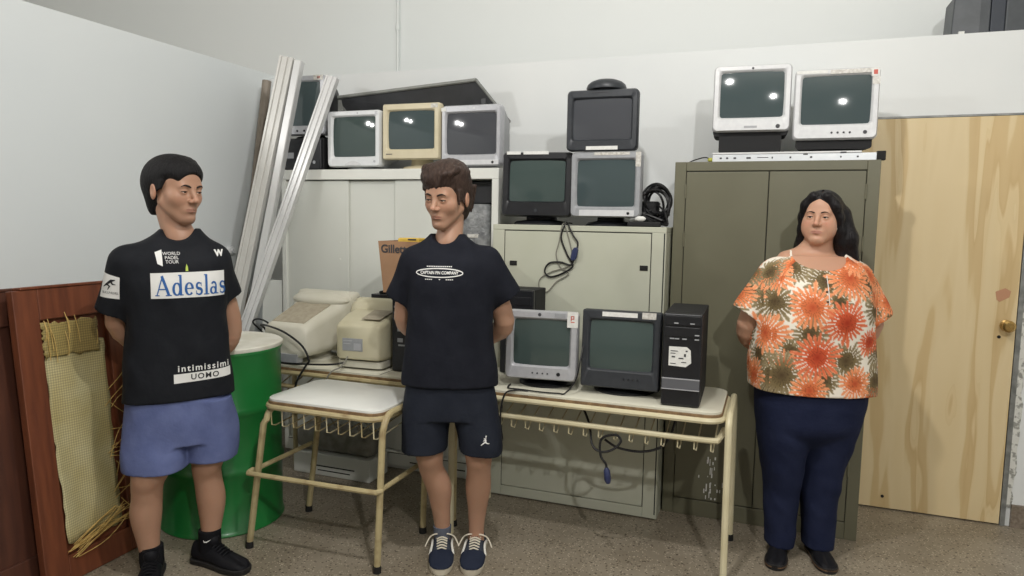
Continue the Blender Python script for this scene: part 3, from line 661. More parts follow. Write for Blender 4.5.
profile('narrow aluminium profile tucked against the right side of the wide ribbed one', (-3.055,3.24,0), (-2.70,3.545,2.425), (.045,.05), 'r', M['alu'], .25)
profile('aluminium profile leaning furthest to the right across the edge of the white cabinet', (-3.12,3.10,0), (-2.497,3.60,2.33), (.07,.03), 'c', M['alu'], .2)
o = obj('round_tube', MB().tube([(-3.36,3.62,0),(-3.262,3.95,2.41)],.03,14), M['browntube'])
tag(o, 'thin taupe tube leaning in the corner, left of the aluminium profiles', 'tube')
k = MB().lathe([(0,0),(.03,0),(.03,.025),(.018,.03),(.018,.045),(0,.045)],16).xf(Matrix.Translation((XL,3.72,1.27)) @ Matrix.Rotation(PI/2,4,'Y'))
o = obj('wall_fitting', k, M['whitepl']); tag(o, 'small round white fitting on the left wall beside the leaning tube', 'fitting')
o = obj('white_panel', MB().box(-.04,.11,-.01,.0,0,1.1), M['whitecab'], smooth=False); o.location = (-2.98,3.56,0); o.rotation_euler = (-.06,-.02,0)
tag(o, 'narrow white panel standing between the aluminium profiles and the white cabinet', 'panel')

# ---------------------------------------------------------------- wooden frames with torn wicker
def wicker_frame(label, loc, rz, lean, w, h, bw, m, wick, group, name='webbed_panel'):
    t = thing(name, label, 'frame', loc, 0, group, rot=(0,lean,rz))
    # local: x thickness, y width, z height
    obj('frame_stile', B(-.018,.018,0,bw,0,h), m, t, smooth=False, bevel=.004)
    obj('frame_stile', B(-.018,.018,w-bw,w,0,h), m, t, smooth=False, bevel=.004)
    obj('frame_rail', B(-.018,.018,bw,w-bw,h-bw*1.25,h), m, t, smooth=False, bevel=.004)
    obj('frame_rail', B(-.018,.018,bw,w-bw,0,bw*1.1), m, t, smooth=False, bevel=.004)
    obj('frame_cap', B(-.024,.024,.03,w-.03,h,h+.012), m, t, smooth=False, bevel=.004)
    return t
t = wicker_frame('reddish brown wooden frame with torn straw webbing leaning on the left wall beside the man', (-2.63,1.835,0), .02, -.10, .50, 1.20, .10, M['mahog'], True, 'wooden frames leaning on the left wall')
obj('back_board', B(-.012,-.004,.08,.42,.10,1.08), M['mahog'], t, smooth=False)
sheet = MB(); ny, nz = 14, 20
def sh_pts(y0,y1,z0,z1,x,seed):
    rg = random.Random(seed); lp = []
    for j in range(nz+1):
        z = z0+(z1-z0)*j/nz
        lp.append([(x+.006*math.sin(y*9+z*6)+.002*rg.random(), y0+(y1-y0)*i/ny + (.012*(rg.random()-.5) if i in (0,ny) else 0), z+(0 if 0<j<nz else .02*(rg.random()-.5))) for i, y in enumerate([k/ny for k in range(ny+1)])])
    return lp
o = obj('straw_webbing', sheet.loft(sh_pts(.105,.37,.15,.97,.012,1), False, False, False), M['wicker'], t); so = o.modifiers.new('thick','SOLIDIFY'); so.thickness = .003
o = obj('straw_webbing', MB().loft(sh_pts(.10,.345,.92,1.06,.02,2), False, False, False), M['wicker2'], t); so = o.modifiers.new('thick','SOLIDIFY'); so.thickness = .003
rg = random.Random(9); mb = MB()
for i in range(46):
    if i < 10: p = (.02+.01*rg.random(), .09+.28*rg.random(), 1.0+.13*rg.random()); q = (p[0]+.004,p[1]+.01*rg.gauss(0,1),p[2]-.06-.08*rg.random())
    elif i < 28: p = (.02+.02*rg.random(), .09+.05*rg.random(), .09+.06*rg.random()); q = (.025+.03*rg.random(), .30+.16*rg.random(), p[2]+.02+.12*rg.random())
    else: p = (.02,.33+.04*rg.random(),.2+.55*rg.random()); q = (.03+.02*rg.random(), p[1]+.06+.1*rg.random(), p[2]+.10*rg.gauss(0,1))
    mid = ((p[0]+q[0])/2+.01*rg.random(),(p[1]+q[1])/2,(p[2]+q[2])/2+.02*rg.gauss(0,1))
    mb.tube(catmull([p,mid,q],4),.0016,5)
o = obj('loose_straw', mb, M['straw'], t); o['kind'] = 'stuff'
t = wicker_frame('darker brown wooden frame standing behind the one with straw webbing', (-2.72,1.60,0), .02, -.095, .60, 1.19, .11, M['mahog_dk'], False, 'wooden frames leaning on the left wall')
obj('back_board', B(-.008,.004,.10,.50,.11,1.06), M['mahog_dk'], t, smooth=False)
# pale leg at the lower left corner
o = thing('wooden_stool', 'pale cream wooden stool leg at the lower left corner of the photo', 'stool', (-2.27,1.28,0))
obj('leg', MB().loft([[(x,y,z) for x,y in rrect(.035,.03,.006,3,cx,.0)] for z,cx in ((0,.06),(.42,-.05))]), M['cream'], o)
obj('leg', MB().loft([[(x,y,z) for x,y in rrect(.035,.03,.006,3,cx,-.26)] for z,cx in ((0,.06),(.42,-.05))]), M['cream'], o)
obj('leg', MB().loft([[(x,y,z) for x,y in rrect(.035,.03,.006,3,cx,.0)] for z,cx in ((0,-.36),(.42,-.25))]), M['cream'], o)
obj('leg', MB().loft([[(x,y,z) for x,y in rrect(.035,.03,.006,3,cx,-.26)] for z,cx in ((0,-.36),(.42,-.25))]), M['cream'], o)
obj('seat', slab(-.33,.03,-.31,.05,.42,.445,0,.03), M['cream'], o)

# ---------------------------------------------------------------- cables
def cable(label, pts, r, m, ends=(), name='cable', n=6):
    o = obj(name, MB().tube(catmull(pts,n),r,7), m)
    tag(o, label, 'cable'); return o
yl = 3.452
c = cable('black cable with a blue connector hanging in a loop down the pale green cupboard', [(-1.0,3.50,1.49),(-1.0,3.455,1.487),(-1.02,yl,1.42),(-.985,yl,1.33),(-.955,yl,1.28),(-.975,yl,1.255),(-1.03,yl,1.225),(-1.08,yl,1.215),(-1.105,yl,1.245),(-1.08,yl,1.285),(-1.02,yl,1.292),(-.965,yl,1.28),(-.945,yl-.004,1.33),(-.93,yl-.004,1.39),(-.955,yl-.004,1.43),(-.985,3.455,1.487),(-.98,3.5,1.49)], .0045, M['cable'])
obj('connector', MB().loft([[(x+.0,y,z) for x,y in rrect(w_,.02,.006,4,-.945+dx,yl-.012)] for z,w_,dx in ((1.305,.018,-.006),(1.315,.032,-.004),(1.355,.032,.004),(1.37,.016,.008))]), M['plug'], c)
cable('grey cable hanging in a long loop down the pale green cupboard', [(-1.01,3.50,1.486),(-1.015,3.454,1.484),(-1.03,yl+.002,1.40),(-1.045,yl+.002,1.33),(-1.02,yl+.002,1.265),(-.98,yl+.002,1.245),(-.985,yl+.002,1.225),(-1.04,yl+.002,1.19),(-1.09,yl+.002,1.135),(-1.13,yl+.002,1.145),(-1.13,yl+.002,1.20),(-1.07,yl+.002,1.24),(-.97,yl+.002,1.28),(-.965,yl+.002,1.36),(-1.0,3.454,1.484),(-.995,3.5,1.486)], .003, M['cable_g'])
# heap of black cable beside the silver monitor
c = thing('cable_coil', 'tangled coil of black cable on the pale green cupboard against the olive wardrobe', 'cable', (-.575,3.60,1.48))
rg = random.Random(4); mb = MB()
for i in range(9):
    rx, rz_ = .055+.022*rg.random(), .07+.02*rg.random(); cx, cy_, cz = .02+.02*rg.gauss(0,1), .015*rg.gauss(0,1), .118+.012*rg.gauss(0,1); a0 = rg.random()*.7-.3
    if rx*1.1+cx > .085: cx = .085-rx*1.1
    pts = []
    for k in range(17):
        a = 2*PI*k/16; x, z = rx*math.cos(a), rz_*math.sin(a)
        pts.append((cx+x*math.cos(a0)-z*math.sin(a0)*.6, cy_+.012*math.sin(3*a+i), max(.012,cz+x*math.sin(a0)+z*math.cos(a0))))
    mb.tube(catmull(pts,3),.006,7)
for i in range(7):
    pts = [(-.07+.14*rg.random(), .03*rg.gauss(0,1), .012+.07*rg.random()) for k in range(7)]
    mb.tube(catmull(pts,4),.007,7)
obj('coiled_cable', mb, M['cable'], c)
lb = lumpy(.055,.05,.13,21,22,10,.25); lb.xf(Matrix.Translation((-.038,.05,.0)))
obj('cable_bundle', lb, M['matblack'], c, angle=180)
obj('hanging_end', MB().tube(catmull([(.02,-.02,.11),(.055,-.05,.08),(.082,-.11,.03),(.085,-.135,.01),(.06,-.10,.012),(.03,-.05,.015)],5),.005,7), M['cable'], c)
b = thing('power_adapter', 'flat black adapter lying under the coil of black cable', 'adapter', (-.60,3.50,1.48), .1)
obj('adapter_body', B(-.09,.075,-.025,.03,.0,.026), M['matblack'], b, smooth=False, bevel=.008)
b = thing('paper_wad', 'crumpled white paper under the coil of black cable', 'paper', (-.625,3.485,1.506+.0))
obj('paper_sheet', MB().ball((0,0,.014),(.028,.012,.014),9,6), M['sticker'], b, angle=20)
cable('thin black wire trailing from the metal tray over the left edge of the wardrobe', [(-.31,3.64,1.815),(-.34,3.65,1.83),(-.39,3.68,1.822),(-.43,3.72,1.811),(-.455,3.8,1.809)], .003, M['cable'])
# left table cables
cable('black cable arching over the ivory monitor down to the left table', [(-2.64,3.30,.74),(-2.63,3.2,.80),(-2.60,3.10,.885),(-2.54,3.0,.925),(-2.42,2.96,.92),(-2.33,2.95,.895),(-2.235,2.945,.84),(-2.20,2.95,.77),(-2.22,2.955,.742),(-2.26,2.93,.66),(-2.30,2.945,.55)], .0055, M['cable'])
cable('black cable lying along the left table in front of the two monitors', [(-2.50,2.97,.80),(-2.47,2.965,.77),(-2.40,2.96,.742),(-2.25,2.97,.742),(-2.10,2.985,.75),(-2.03,3.02,.76)], .005, M['cable'])
cable('pale grey cable dangling from the yellowed monitor over the table edge', [(-2.02,3.03,.79),(-2.03,2.985,.745),(-2.065,2.945,.72),(-2.10,2.935,.64),(-2.08,2.94,.52),(-2.02,2.94,.44),(-1.9,2.94,.42),(-1.84,2.94,.45),(-1.87,2.94,.49),(-1.9,2.94,.46),(-1.88,2.94,.42)], .004, M['cable_g'])
cable('loop of black cable resting between the drum lid and the leaning profiles', [(-2.66,3.25,.75),(-2.72,3.22,.84),(-2.75,3.18,.90),(-2.69,3.16,.925),(-2.63,3.17,.90),(-2.62,3.2,.83),(-2.60,3.24,.75)], .005, M['cable'])
# right table cables
c = cable('black cable with a dark blue plug dangling through the rack of the right table', [(-.86,3.2,.70),(-.80,3.1,.66),(-.735,3.0,.60),(-.70,2.925,.53),(-.66,2.92,.505),(-.61,2.92,.52),(-.575,2.925,.56),(-.60,2.93,.585),(-.66,2.925,.56),(-.66,2.918,.49),(-.635,2.915,.455),(-.632,2.915,.43)], .0055, M['cable'])
obj('connector', MB().tube([(-.632,2.915,.44),(-.63,2.915,.425),(-.625,2.915,.385),(-.622,2.915,.37)],[.007,.014,.015,.009],10), M['plug'], c)
cable('long black cable drooping behind the rack rail of the right table', [(-.66,2.99,.54),(-.6,2.99,.51),(-.5,2.99,.505),(-.42,3.0,.53),(-.38,3.02,.58),(-.36,3.05,.66),(-.36,3.1,.70)], .0055, M['cable'])
cable('black cable looping on the right table in front of the silver monitor', [(-1.115,3.0,.742),(-1.10,2.93,.742),(-1.04,2.925,.742),(-.93,2.915,.742),(-.86,2.925,.742),(-.83,2.93,.745),(-.79,2.945,.80),(-.775,2.96,.88),(-.772,3.0,.95)], .0035, M['cable'])
cable('thin black cable hanging down in front of the right table beside the man', [(-1.0,2.92,.741),(-1.06,2.90,.741),(-1.10,2.885,.72),(-1.115,2.875,.62),(-1.105,2.88,.52),(-1.12,2.89,.50)], .004, M['cable'])
cable('black cable hanging from the table edge behind the legs of the middle man', [(-1.30,2.97,.745),(-1.29,2.90,.738),(-1.285,2.885,.68),(-1.29,2.89,.6)], .004, M['cable'])
# ================================================================ people: signed distance bodies polygonised with surface nets
def axis(lo, hi, c, zones=()):
    out = [lo]; x = lo
    while x < hi:
        st = c
        for a, b, f in zones:
            if a-c <= x < b: st = min(st, f)
        x += st; out.append(x)
    return np.array(out, np.float32)
def smin(a, b, k):
    if k <= 0: return np.minimum(a, b)
    h = np.clip(.5+.5*(b-a)/k, 0, 1)
    return b*(1-h)+a*h-k*h*(1-h)
class Vox:
    def __init__(s, x, y, z):
        s.ax = (x,y,z); s.F = np.full((len(x),len(y),len(z)), .06, np.float32)
    def apply(s, lo, hi, fn, k=.01, op='u'):
        p = max(k,.0)+.02; sl = []
        for a, l, h in zip(s.ax, lo, hi):
            i = np.searchsorted(a, l-p); j = np.searchsorted(a, h+p); sl.append(slice(max(i-1,0), j+1))
        sl = tuple(sl)
        X, Y, Z = s.ax[0][sl[0]][:,None,None], s.ax[1][sl[1]][None,:,None], s.ax[2][sl[2]][None,None,:]
        A = s.F[sl]
        if A.size == 0: return
        d = fn(X,Y,Z)
        s.F[sl] = smin(A, d, k) if op == 'u' else -smin(-A, d, k)
    def mesh(s):
        F = s.F; ax = s.ax; I = F < 0
        nx, ny, nz = F.shape
        cnt = np.zeros((nx-1,ny-1,nz-1), np.int8)
        for a in (0,1):
            for b in (0,1):
                for c in (0,1): cnt += I[a:nx-1+a, b:ny-1+b, c:nz-1+c]
        ci, cj, ck = np.nonzero((cnt > 0) & (cnt < 8))
        idx = np.full(cnt.shape, -1, np.int32); idx[ci,cj,ck] = np.arange(len(ci))
        pos = np.zeros((len(ci),3)); num = np.zeros(len(ci))
        cor = [(a,b,c) for a in (0,1) for b in (0,1) for c in (0,1)]
        val = {q: F[ci+q[0],cj+q[1],ck+q[2]].astype(float) for q in cor}
        pt = {q: np.stack([ax[0][ci+q[0]],ax[1][cj+q[1]],ax[2][ck+q[2]]],1).astype(float) for q in cor}
        for q in cor:
            for d in range(3):
                if q[d]: continue
                r = tuple(1 if i == d else q[i] for i in range(3))
                va, vb = val[q], val[r]; m = (va < 0) != (vb < 0)
                t = np.where(m, va/np.where(m, va-vb, 1), 0)
                pos += np.where(m[:,None], pt[q]+(pt[r]-pt[q])*t[:,None], 0); num += m
        pos /= num[:,None]
        quads = []
        for d in range(3):
            S = [slice(1,-1)]*3; S[d] = slice(0,-1); S2 = list(S); S2[d] = slice(1,None)
            A, Bq = I[tuple(S)], I[tuple(S2)]
            i, j, k = np.nonzero(A != Bq)
            off = [1,1,1]; off[d] = 0
            i, j, k = i+off[0], j+off[1], k+off[2]
            e = [(0,0,0)]*4
            u, w = (d+1) % 3, (d+2) % 3
            def sh(du, dw):
                o = [0,0,0]; o[u] = -du; o[w] = -dw
                return idx[i+o[0], j+o[1], k+o[2]]
            qd = np.stack([sh(1,1), sh(0,1), sh(0,0), sh(1,0)], 1)
            inside = I[i,j,k]
            qd = np.where(inside[:,None], qd, qd[:,::-1])
            quads.append(qd)
        q = np.concatenate(quads); q = q[(q >= 0).all(1)]
        return pos, q
def np_obj(name, pos, quads, m, parent=None, colors=None, relax=0):
    if relax:
        e = np.concatenate([quads[:,[0,1]],quads[:,[1,2]],quads[:,[2,3]],quads[:,[3,0]]])
        for _ in range(relax):
            s = np.zeros_like(pos); n = np.zeros(len(pos))
            np.add.at(s, e[:,0], pos[e[:,1]]); np.add.at(n, e[:,0], 1); np.add.at(s, e[:,1], pos[e[:,0]]); np.add.at(n, e[:,1], 1)
            pos = pos*.5+.5*s/n[:,None]
    me = bpy.data.meshes.new(name)
    me.vertices.add(len(pos)); me.vertices.foreach_set('co', pos.astype(np.float32).ravel())
    me.loops.add(quads.size); me.loops.foreach_set('vertex_index', quads.astype(np.int32).ravel())
    me.polygons.add(len(quads)); me.polygons.foreach_set('loop_start', np.arange(0, quads.size, 4, dtype=np.int32))
    me.polygons.foreach_set('use_smooth', np.ones(len(quads), bool))
    me.update(calc_edges=True); me.validate()
    if colors is not None:
        at = me.color_attributes.new('tint', 'FLOAT_COLOR', 'POINT')
        at.data.foreach_set('color', np.concatenate([colors, np.ones((len(pos),1))],1).astype(np.float32).ravel())
    me.materials.append(m)
    o = bpy.data.objects.new(name, me); COL.objects.link(o)
    if parent: o.parent = parent
    return o
# --- primitives. T = (centre, 3x3 rotation as numpy, scale) places local coordinates
ID = (np.zeros(3), np.eye(3), 1.0)
def to_local(X,Y,Z,T):
    c,R,s = T
    x,y,z = X-c[0],Y-c[1],Z-c[2]
    return ((R[0,0]*x+R[1,0]*y+R[2,0]*z)/s, (R[0,1]*x+R[1,1]*y+R[2,1]*z)/s, (R[0,2]*x+R[1,2]*y+R[2,2]*z)/s)
def to_world(p,T): return T[0]+T[1]@(np.array(p,float)*T[2])
def ell(v, c, r, k=.01, op='u', T=ID, rot=None):
    cw = to_world(c,T); rm = max(r)*T[2]
    Rr = np.array(rot) if rot is not None else None
    def fn(X,Y,Z):
        x,y,z = to_local(X,Y,Z,T); x,y,z = x-c[0],y-c[1],z-c[2]
        if Rr is not None: x,y,z = (Rr[0,0]*x+Rr[1,0]*y+Rr[2,0]*z, Rr[0,1]*x+Rr[1,1]*y+Rr[2,1]*z, Rr[0,2]*x+Rr[1,2]*y+Rr[2,2]*z)
        k0 = np.sqrt((x/r[0])**2+(y/r[1])**2+(z/r[2])**2); k1 = np.sqrt((x/r[0]**2)**2+(y/r[1]**2)**2+(z/r[2]**2)**2)+1e-9
        return k0*(k0-1)/k1*T[2]
    v.apply(cw-rm, cw+rm, fn, k, op)
def cone_fn(a, b, ra, rb, T=ID, flat=None):
    a, b = np.array(a,float), np.array(b,float); ba = b-a; L = ba@ba+1e-12
    def fn(X,Y,Z):
        x,y,z = to_local(X,Y,Z,T)
        h = np.clip(((x-a[0])*ba[0]+(y-a[1])*ba[1]+(z-a[2])*ba[2])/L,0,1)
        return (np.sqrt((x-a[0]-h*ba[0])**2+(y-a[1]-h*ba[1])**2+(z-a[2]-h*ba[2])**2)-(ra+(rb-ra)*h))*T[2]
    return fn
def cone(v, a, b, ra, rb, k=.01, op='u', T=ID):
    wa, wb = to_world(a,T), to_world(b,T); rm = max(ra,rb)*T[2]
    v.apply(np.minimum(wa,wb)-rm, np.maximum(wa,wb)+rm, cone_fn(a,b,ra,rb,T), k, op)
def chain(v, pts, k=.015, op='u', grow=0, sub=4):
    P = catmull([p for p,_ in pts], sub) if len(pts) > 2 else [Vector(p) for p,_ in pts]
    tt = np.linspace(0,len(pts)-1,len(P)); R_ = hermite(range(len(pts)),[r for _,r in pts],tt)+grow if len(pts) > 2 else np.array([r for _,r in pts])+grow
    fs = [cone_fn(P[i],P[i+1],R_[i],R_[i+1]) for i in range(len(P)-1)]
    def fn(X,Y,Z):
        d = fs[0](X,Y,Z)
        for f in fs[1:]: d = smin(d, f(X,Y,Z), .002)
        return d
    A = np.array([tuple(p) for p in P]); m = max(R_)
    v.apply(A.min(0)-m, A.max(0)+m, fn, k, op)
def hermite(t, y, q):
    t, y = np.array(t,float), np.array(y,float); m = np.gradient(y,t)
    i = np.clip(np.searchsorted(t,q)-1,0,len(t)-2); h = t[i+1]-t[i]; s = np.clip((q-t[i])/h,0,1)
    return ((1+2*s)*(1-s)**2*y[i]+s*(1-s)**2*h*m[i]+s*s*(3-2*s)*y[i+1]+s*s*(s-1)*h*m[i+1])
def nhash(i,j,k,s): 
    n = (i*73856093 ^ j*19349663 ^ k*83492791 ^ (s*2654435)) & 0x7fffffff
    n = (n ^ (n >> 13))*1274126177 & 0x7fffffff
    return ((n ^ (n >> 16)) & 0xffff)/65535.0
def noise(X,Y,Z,sc,seed=0):
    x,y,z = np.broadcast_arrays(X*sc[0],Y*sc[1],Z*sc[2])
    i,j,k = [np.floor(a).astype(np.int64) for a in (x,y,z)]
    fx,fy,fz = x-i,y-j,z-k
    fx,fy,fz = [f*f*(3-2*f) for f in (fx,fy,fz)]
    r = 0
    for a in (0,1):
        for b in (0,1):
            for c in (0,1):
                r = r+nhash(i+a,j+b,k+c,seed)*(fx if a else 1-fx)*(fy if b else 1-fy)*(fz if c else 1-fz)
    return r-.5
def tube_loft(v, secs, k=.02, op='u', yaw=0, grow=0, z0=None, z1=None, wr=0, wsc=(9,9,5), seed=1, shear=(0,0)):
    S = sorted(secs); zz = [s[0] for s in S]
    lo = z0 if z0 is not None else zz[0]; hi = z1 if z1 is not None else zz[-1]
    ca, sa = math.cos(yaw), math.sin(yaw)
    mx = max(max(s[3],s[4]) for s in S)+.05
    cxs = [s[1] for s in S]; cys = [s[2] for s in S]
    def fn(X,Y,Z):
        zq = Z.ravel()
        cx,cy_,rx,ry = [hermite(zz,[s[i] for s in S],np.clip(zq,zz[0],zz[-1])).astype(np.float32)[None,None,:] for i in (1,2,3,4)]
        n = np.interp(zq,zz,[s[5] if len(s)>5 else 2.3 for s in S]).astype(np.float32)[None,None,:]
        x, y = X-cx, Y-cy_
        x, y = ca*x+sa*y, -sa*x+ca*y
        rx, ry = rx+grow, ry+grow
        g = (np.abs(x/rx)**n+np.abs(y/ry)**n)**(1/n)
        d = (g-1)*np.minimum(rx,ry)
        if wr: d = d+wr*(noise(X,Y,Z,wsc,seed)+.6*noise(X+.3*Z,Y,Z+.5*X,(wsc[0]*2.2,wsc[1]*2.2,wsc[2]*2.2),seed+5))
        zz_ = Z+shear[0]*X+shear[1]*Y
        return np.maximum(d, np.maximum(lo-zz_, zz_-hi))
    v.apply((min(cxs)-mx,min(cys)-mx,lo-.05), (max(cxs)+mx,max(cys)+mx,hi+.05), fn, k, op)
def sleeve(v, a, b, ra, rb, k=.03, wr=.008, seed=3, inner=None, hollow=.035):
    a, b = np.array(a,float), np.array(b,float); n = (b-a)/np.linalg.norm(b-a)
    f = cone_fn(a, b+n*.05, ra, rb)
    def fn(X,Y,Z):
        d = f(X,Y,Z)
        d = d+wr*noise(X,Y,Z,(16,16,12),seed)
        return np.maximum(d, (X-b[0])*n[0]+(Y-b[1])*n[1]+(Z-b[2])*n[2])
    m = max(ra,rb)+.03
    v.apply(np.minimum(a,b)-m, np.maximum(a,b)+m, fn, k)
    g = cone_fn(b-n*hollow, b+n*.06, rb-.010, rb-.006)
    v.apply(b-.09, b+.09, g, .003, 'd')
def rotm(yaw=0, pitch=0, roll=0):
    cy_,sy_ = math.cos(yaw),math.sin(yaw); cp,sp = math.cos(pitch),math.sin(pitch); cr,sr = math.cos(roll),math.sin(roll)
    Rz = np.array([[cy_,-sy_,0],[sy_,cy_,0],[0,0,1]]); Rx = np.array([[1,0,0],[0,cp,-sp],[0,sp,cp]]); Ry = np.array([[cr,0,sr],[0,1,0],[-sr,0,cr]])
    return Rz@Rx@Ry
EYE = (.0315,-.0765,-.002)
def head(v, T, lid=.0042, full=0, jaw=0, nose=1.0):
    E_ = lambda c,r,k=.01,op='u',rot=None: ell(v,c,r,k*T[2],op,T,rot)
    C_ = lambda a,b,ra,rb,k=.01,op='u': cone(v,a,b,ra,rb,k*T[2],op,T)
    E_((0,.014,.032),(.0745,.095,.087),.02)
    E_((0,-.035,-.028),(.0595+full,.058,.080),.03)
    E_((0,-.066,-.098),(.021+full,.024,.020),.025)
    for s in (-1,1):
        C_((s*(.049+full),.004,-.048),(s*(.015+full*.6),-.064,-.104),.018+jaw,.0135,.028)
        E_((s*.041,-.054,-.026),(.021+full*.7,.021,.021+full),.03)
        if full: E_((s*.045,-.045,-.058),(.024,.026,.030),.03)
    E_((0,-.045,.045),(.058,.044,.045),.03)
    C_((-.036,-.080,.0165),(.036,-.080,.0165),.0105,.0105,.018)
    for s in (-1,1): E_((s*.0315,-.1005,-.002),(.0185,.0165,.0125),.014,'d')
    C_((0,-.0865,.010),(0,-.109*nose-.0,-.029),.0075,.0098,.014)
    E_((0,-.1105*nose,-.033),(.0112,.0108,.0092),.006)
    for s in (-1,1):
        E_((s*.0125,-.0985*nose,-.0365),(.0072,.0100,.0074),.006)
    for s in (-1,1):
        E_((s*EYE[0],EYE[1],EYE[2]),(.0150,.0150,.0150),.006)
        E_((s*EYE[0],EYE[1]-.017,EYE[2]-.0012),(.0132,.010,lid),.0012,'d')
        E_((s*.0068,-.1065*nose,-.0450),(.0030,.0042,.0026),.002,'d')
    E_((0,-.074,-.068),(.029,.020,.021),.015)
    for s in (-1,1):
        C_((s*.0205,-.0855,-.0680),(s*.002,-.0935,-.0645),.0030,.0046,.005)
        C_((s*.0180,-.0850,-.0715),(0,-.0920,-.0745),.0032,.0056,.005)
        C_((s*.0235,-.0895,-.0695),(0,-.0990,-.0692),.0014,.0016,.0025,'d')
    E_((0,-.0960,-.0860),(.017,.006,.0050),.012,'d')
    ry = .28
    for s in (-1,1):
        Rr = rotm(s*.30,0,0)@rotm(0,-.18,0)
        E_((s*(.0775),.022,-.012),(.0085,.019,.0315),.007,'u',Rr)
        E_((s*(.0905),.017,-.009),(.0070,.0105,.0175),.004,'d',Rr)
def skin_colors(pos, T, base, lips, beard=0, blush=.25):
    x,y,z = to_local(pos[:,0],pos[:,1],pos[:,2],T)
    col = np.tile(np.array(lin(base)[:3]),(len(pos),1))
    L = np.array(lin(lips)[:3])
    m = np.clip(1.25-np.sqrt((x/.0215)**2+((z+.0695)/.0085)**2),0,.35)/.35*(y < -.078)*.55
    col += (L-col)*m[:,None]
    bl = np.array(lin((200,120,98))[:3])
    w = np.exp(-(((np.abs(x)-.043)/.02)**2+((z+.03)/.018)**2))*(y<-.03)*blush + np.exp(-((x/.012)**2+((z+.034)/.012)**2))*(y<-.09)*blush
    w += (np.exp(-(((np.abs(x)-.082)/.01)**2))*(np.abs(z+.01)<.04)*(y>0)*blush*.8)
    col += (bl-col)*np.clip(w,0,1)[:,None]
    if beard:
        bc = np.array(lin((120,92,78))[:3])
        w = np.clip(1-np.sqrt((x/.062)**2+((z+.098)/.042)**2),0,.5)*2*(y<.0)+np.exp(-((x/.022)**2+((z+.052)/.007)**2))*(y<-.08)
        col += (bc-col)*(np.clip(w,0,1)*beard*(1-m))[:,None]
    nz = (np.random.RandomState(1).rand(len(pos))-.5)*.02
    return np.clip(col*(1+nz[:,None]),0,1)
def tint_mat(name, rough=.5, sss=0, sub=(.01,.004,.002), bump=0, bsc=200, spec=.4):
    m = bpy.data.materials.new(name); m.use_nodes = True; nt = m.node_tree; b = nt.nodes['Principled BSDF']
    a = node(nt,'ShaderNodeVertexColor'); a.layer_name = 'tint'; nt.links.new(a.outputs[0], b.inputs['Base Color'])
    b.inputs['Roughness'].default_value = rough; b.inputs['Specular IOR Level'].default_value = spec
    if sss:
        b.inputs['Subsurface Weight'].default_value = sss; b.inputs['Subsurface Radius'].default_value = (1,.35,.2); b.inputs['Subsurface Scale'].default_value = .006
    if bump:
        n2 = node(nt,'ShaderNodeTexNoise',i_Scale=bsc,i_Detail=3); tc = node(nt,'ShaderNodeTexCoord'); nt.links.new(tc.outputs['Object'],n2.inputs['Vector'])
        bp = node(nt,'ShaderNodeBump',i_Strength=bump,i_Distance=.004); nt.links.new(n2.outputs['Fac'],bp.inputs['Height']); nt.links.new(bp.outputs[0],b.inputs['Normal'])
    return m
M['skin'] = tint_mat('skin', .48, .15, bump=.08, bsc=120)
M['blouse'] = tint_mat('printed_blouse', .8, spec=.2, bump=.15, bsc=90)
def cloth(name, c, c2=None, rough=.85, bump=.2, bs=60): return mat(name, c, c2 or tuple(min(255,v+5) for v in c), rough, scale=14, bump=bump, bscale=bs, spec=.15)
M['tee'] = cloth('black_cotton', (25,27,35), bump=.55, bs=13); M['jersey'] = cloth('black_jersey', (24,26,31), rough=.7, bump=.55, bs=12)
M['shorts_navy'] = cloth('dark_navy_fabric', (30,34,44), rough=.75); M['shorts_blue'] = cloth('slate_blue_fabric', (88,98,140), (98,108,150), .7)
M['trouser'] = cloth('navy_trouser', (28,34,58)); M['sock_k'] = cloth('black_sock', (20,20,24)); M['sock_g'] = cloth('grey_sock', (96,100,112))
M['shoe_k'] = cloth('black_shoe', (22,22,26), rough=.6, bump=.05); M['suede'] = cloth('navy_suede', (36,42,58)); M['canvas'] = cloth('dark_canvas', (58,62,72))
M['sole_w'] = mat('cream_rubber_sole', (214,206,188), (198,190,172), .6, scale=20); M['sole_k'] = mat('dark_rubber_sole', (30,28,28), rough=.7)
M['gum'] = mat('brown_sole_edge', (92,70,50), rough=.7)
M['lace'] = mat('cream_lace', (222,214,196), rough=.8); M['stripe'] = mat('white_leather_stripe', (230,228,220), rough=.6)
M['white_print'] = mat('white_print', (226,226,224), rough=.7); M['blue_print'] = mat('blue_print', (38,92,158), rough=.7); M['grey_print'] = mat('grey_print', (150,152,158), rough=.7); M['black_print'] = mat('black_print', (22,23,28), rough=.7); M['green_print'] = mat('green_print', (186,206,90), rough=.7)
M['eye_w'] = mat('eye_white', (214,208,202), rough=.25); M['iris'] = mat('dark_brown_iris', (48,32,24), rough=.15); M['pupil'] = mat('pupil', (10,9,9), rough=.1)
M['brow'] = mat('dark_eyebrow', (36,28,25), rough=.9); M['pearl'] = mat('pearl_earring', (236,230,220), rough=.2)
def hair_mat(name, c, c2, rough=.42, st=(1,1,.12), sc=160, bump=.6):
    m = mat(name, c, c2, rough, scale=sc, stretch=st, bump=bump, bscale=sc, spec=.22, ramp=(.3,.7)); return m
M['hair_black'] = hair_mat('black_hair', (13,12,14), (22,20,22), .62); M['hair_brown'] = hair_mat('brown_hair', (46,35,31), (72,57,50), .5, (1,.5,.35), 110)
M['hair_long'] = hair_mat('long_black_hair', (16,14,16), (30,26,28), .34, (1,1,.06), 190)

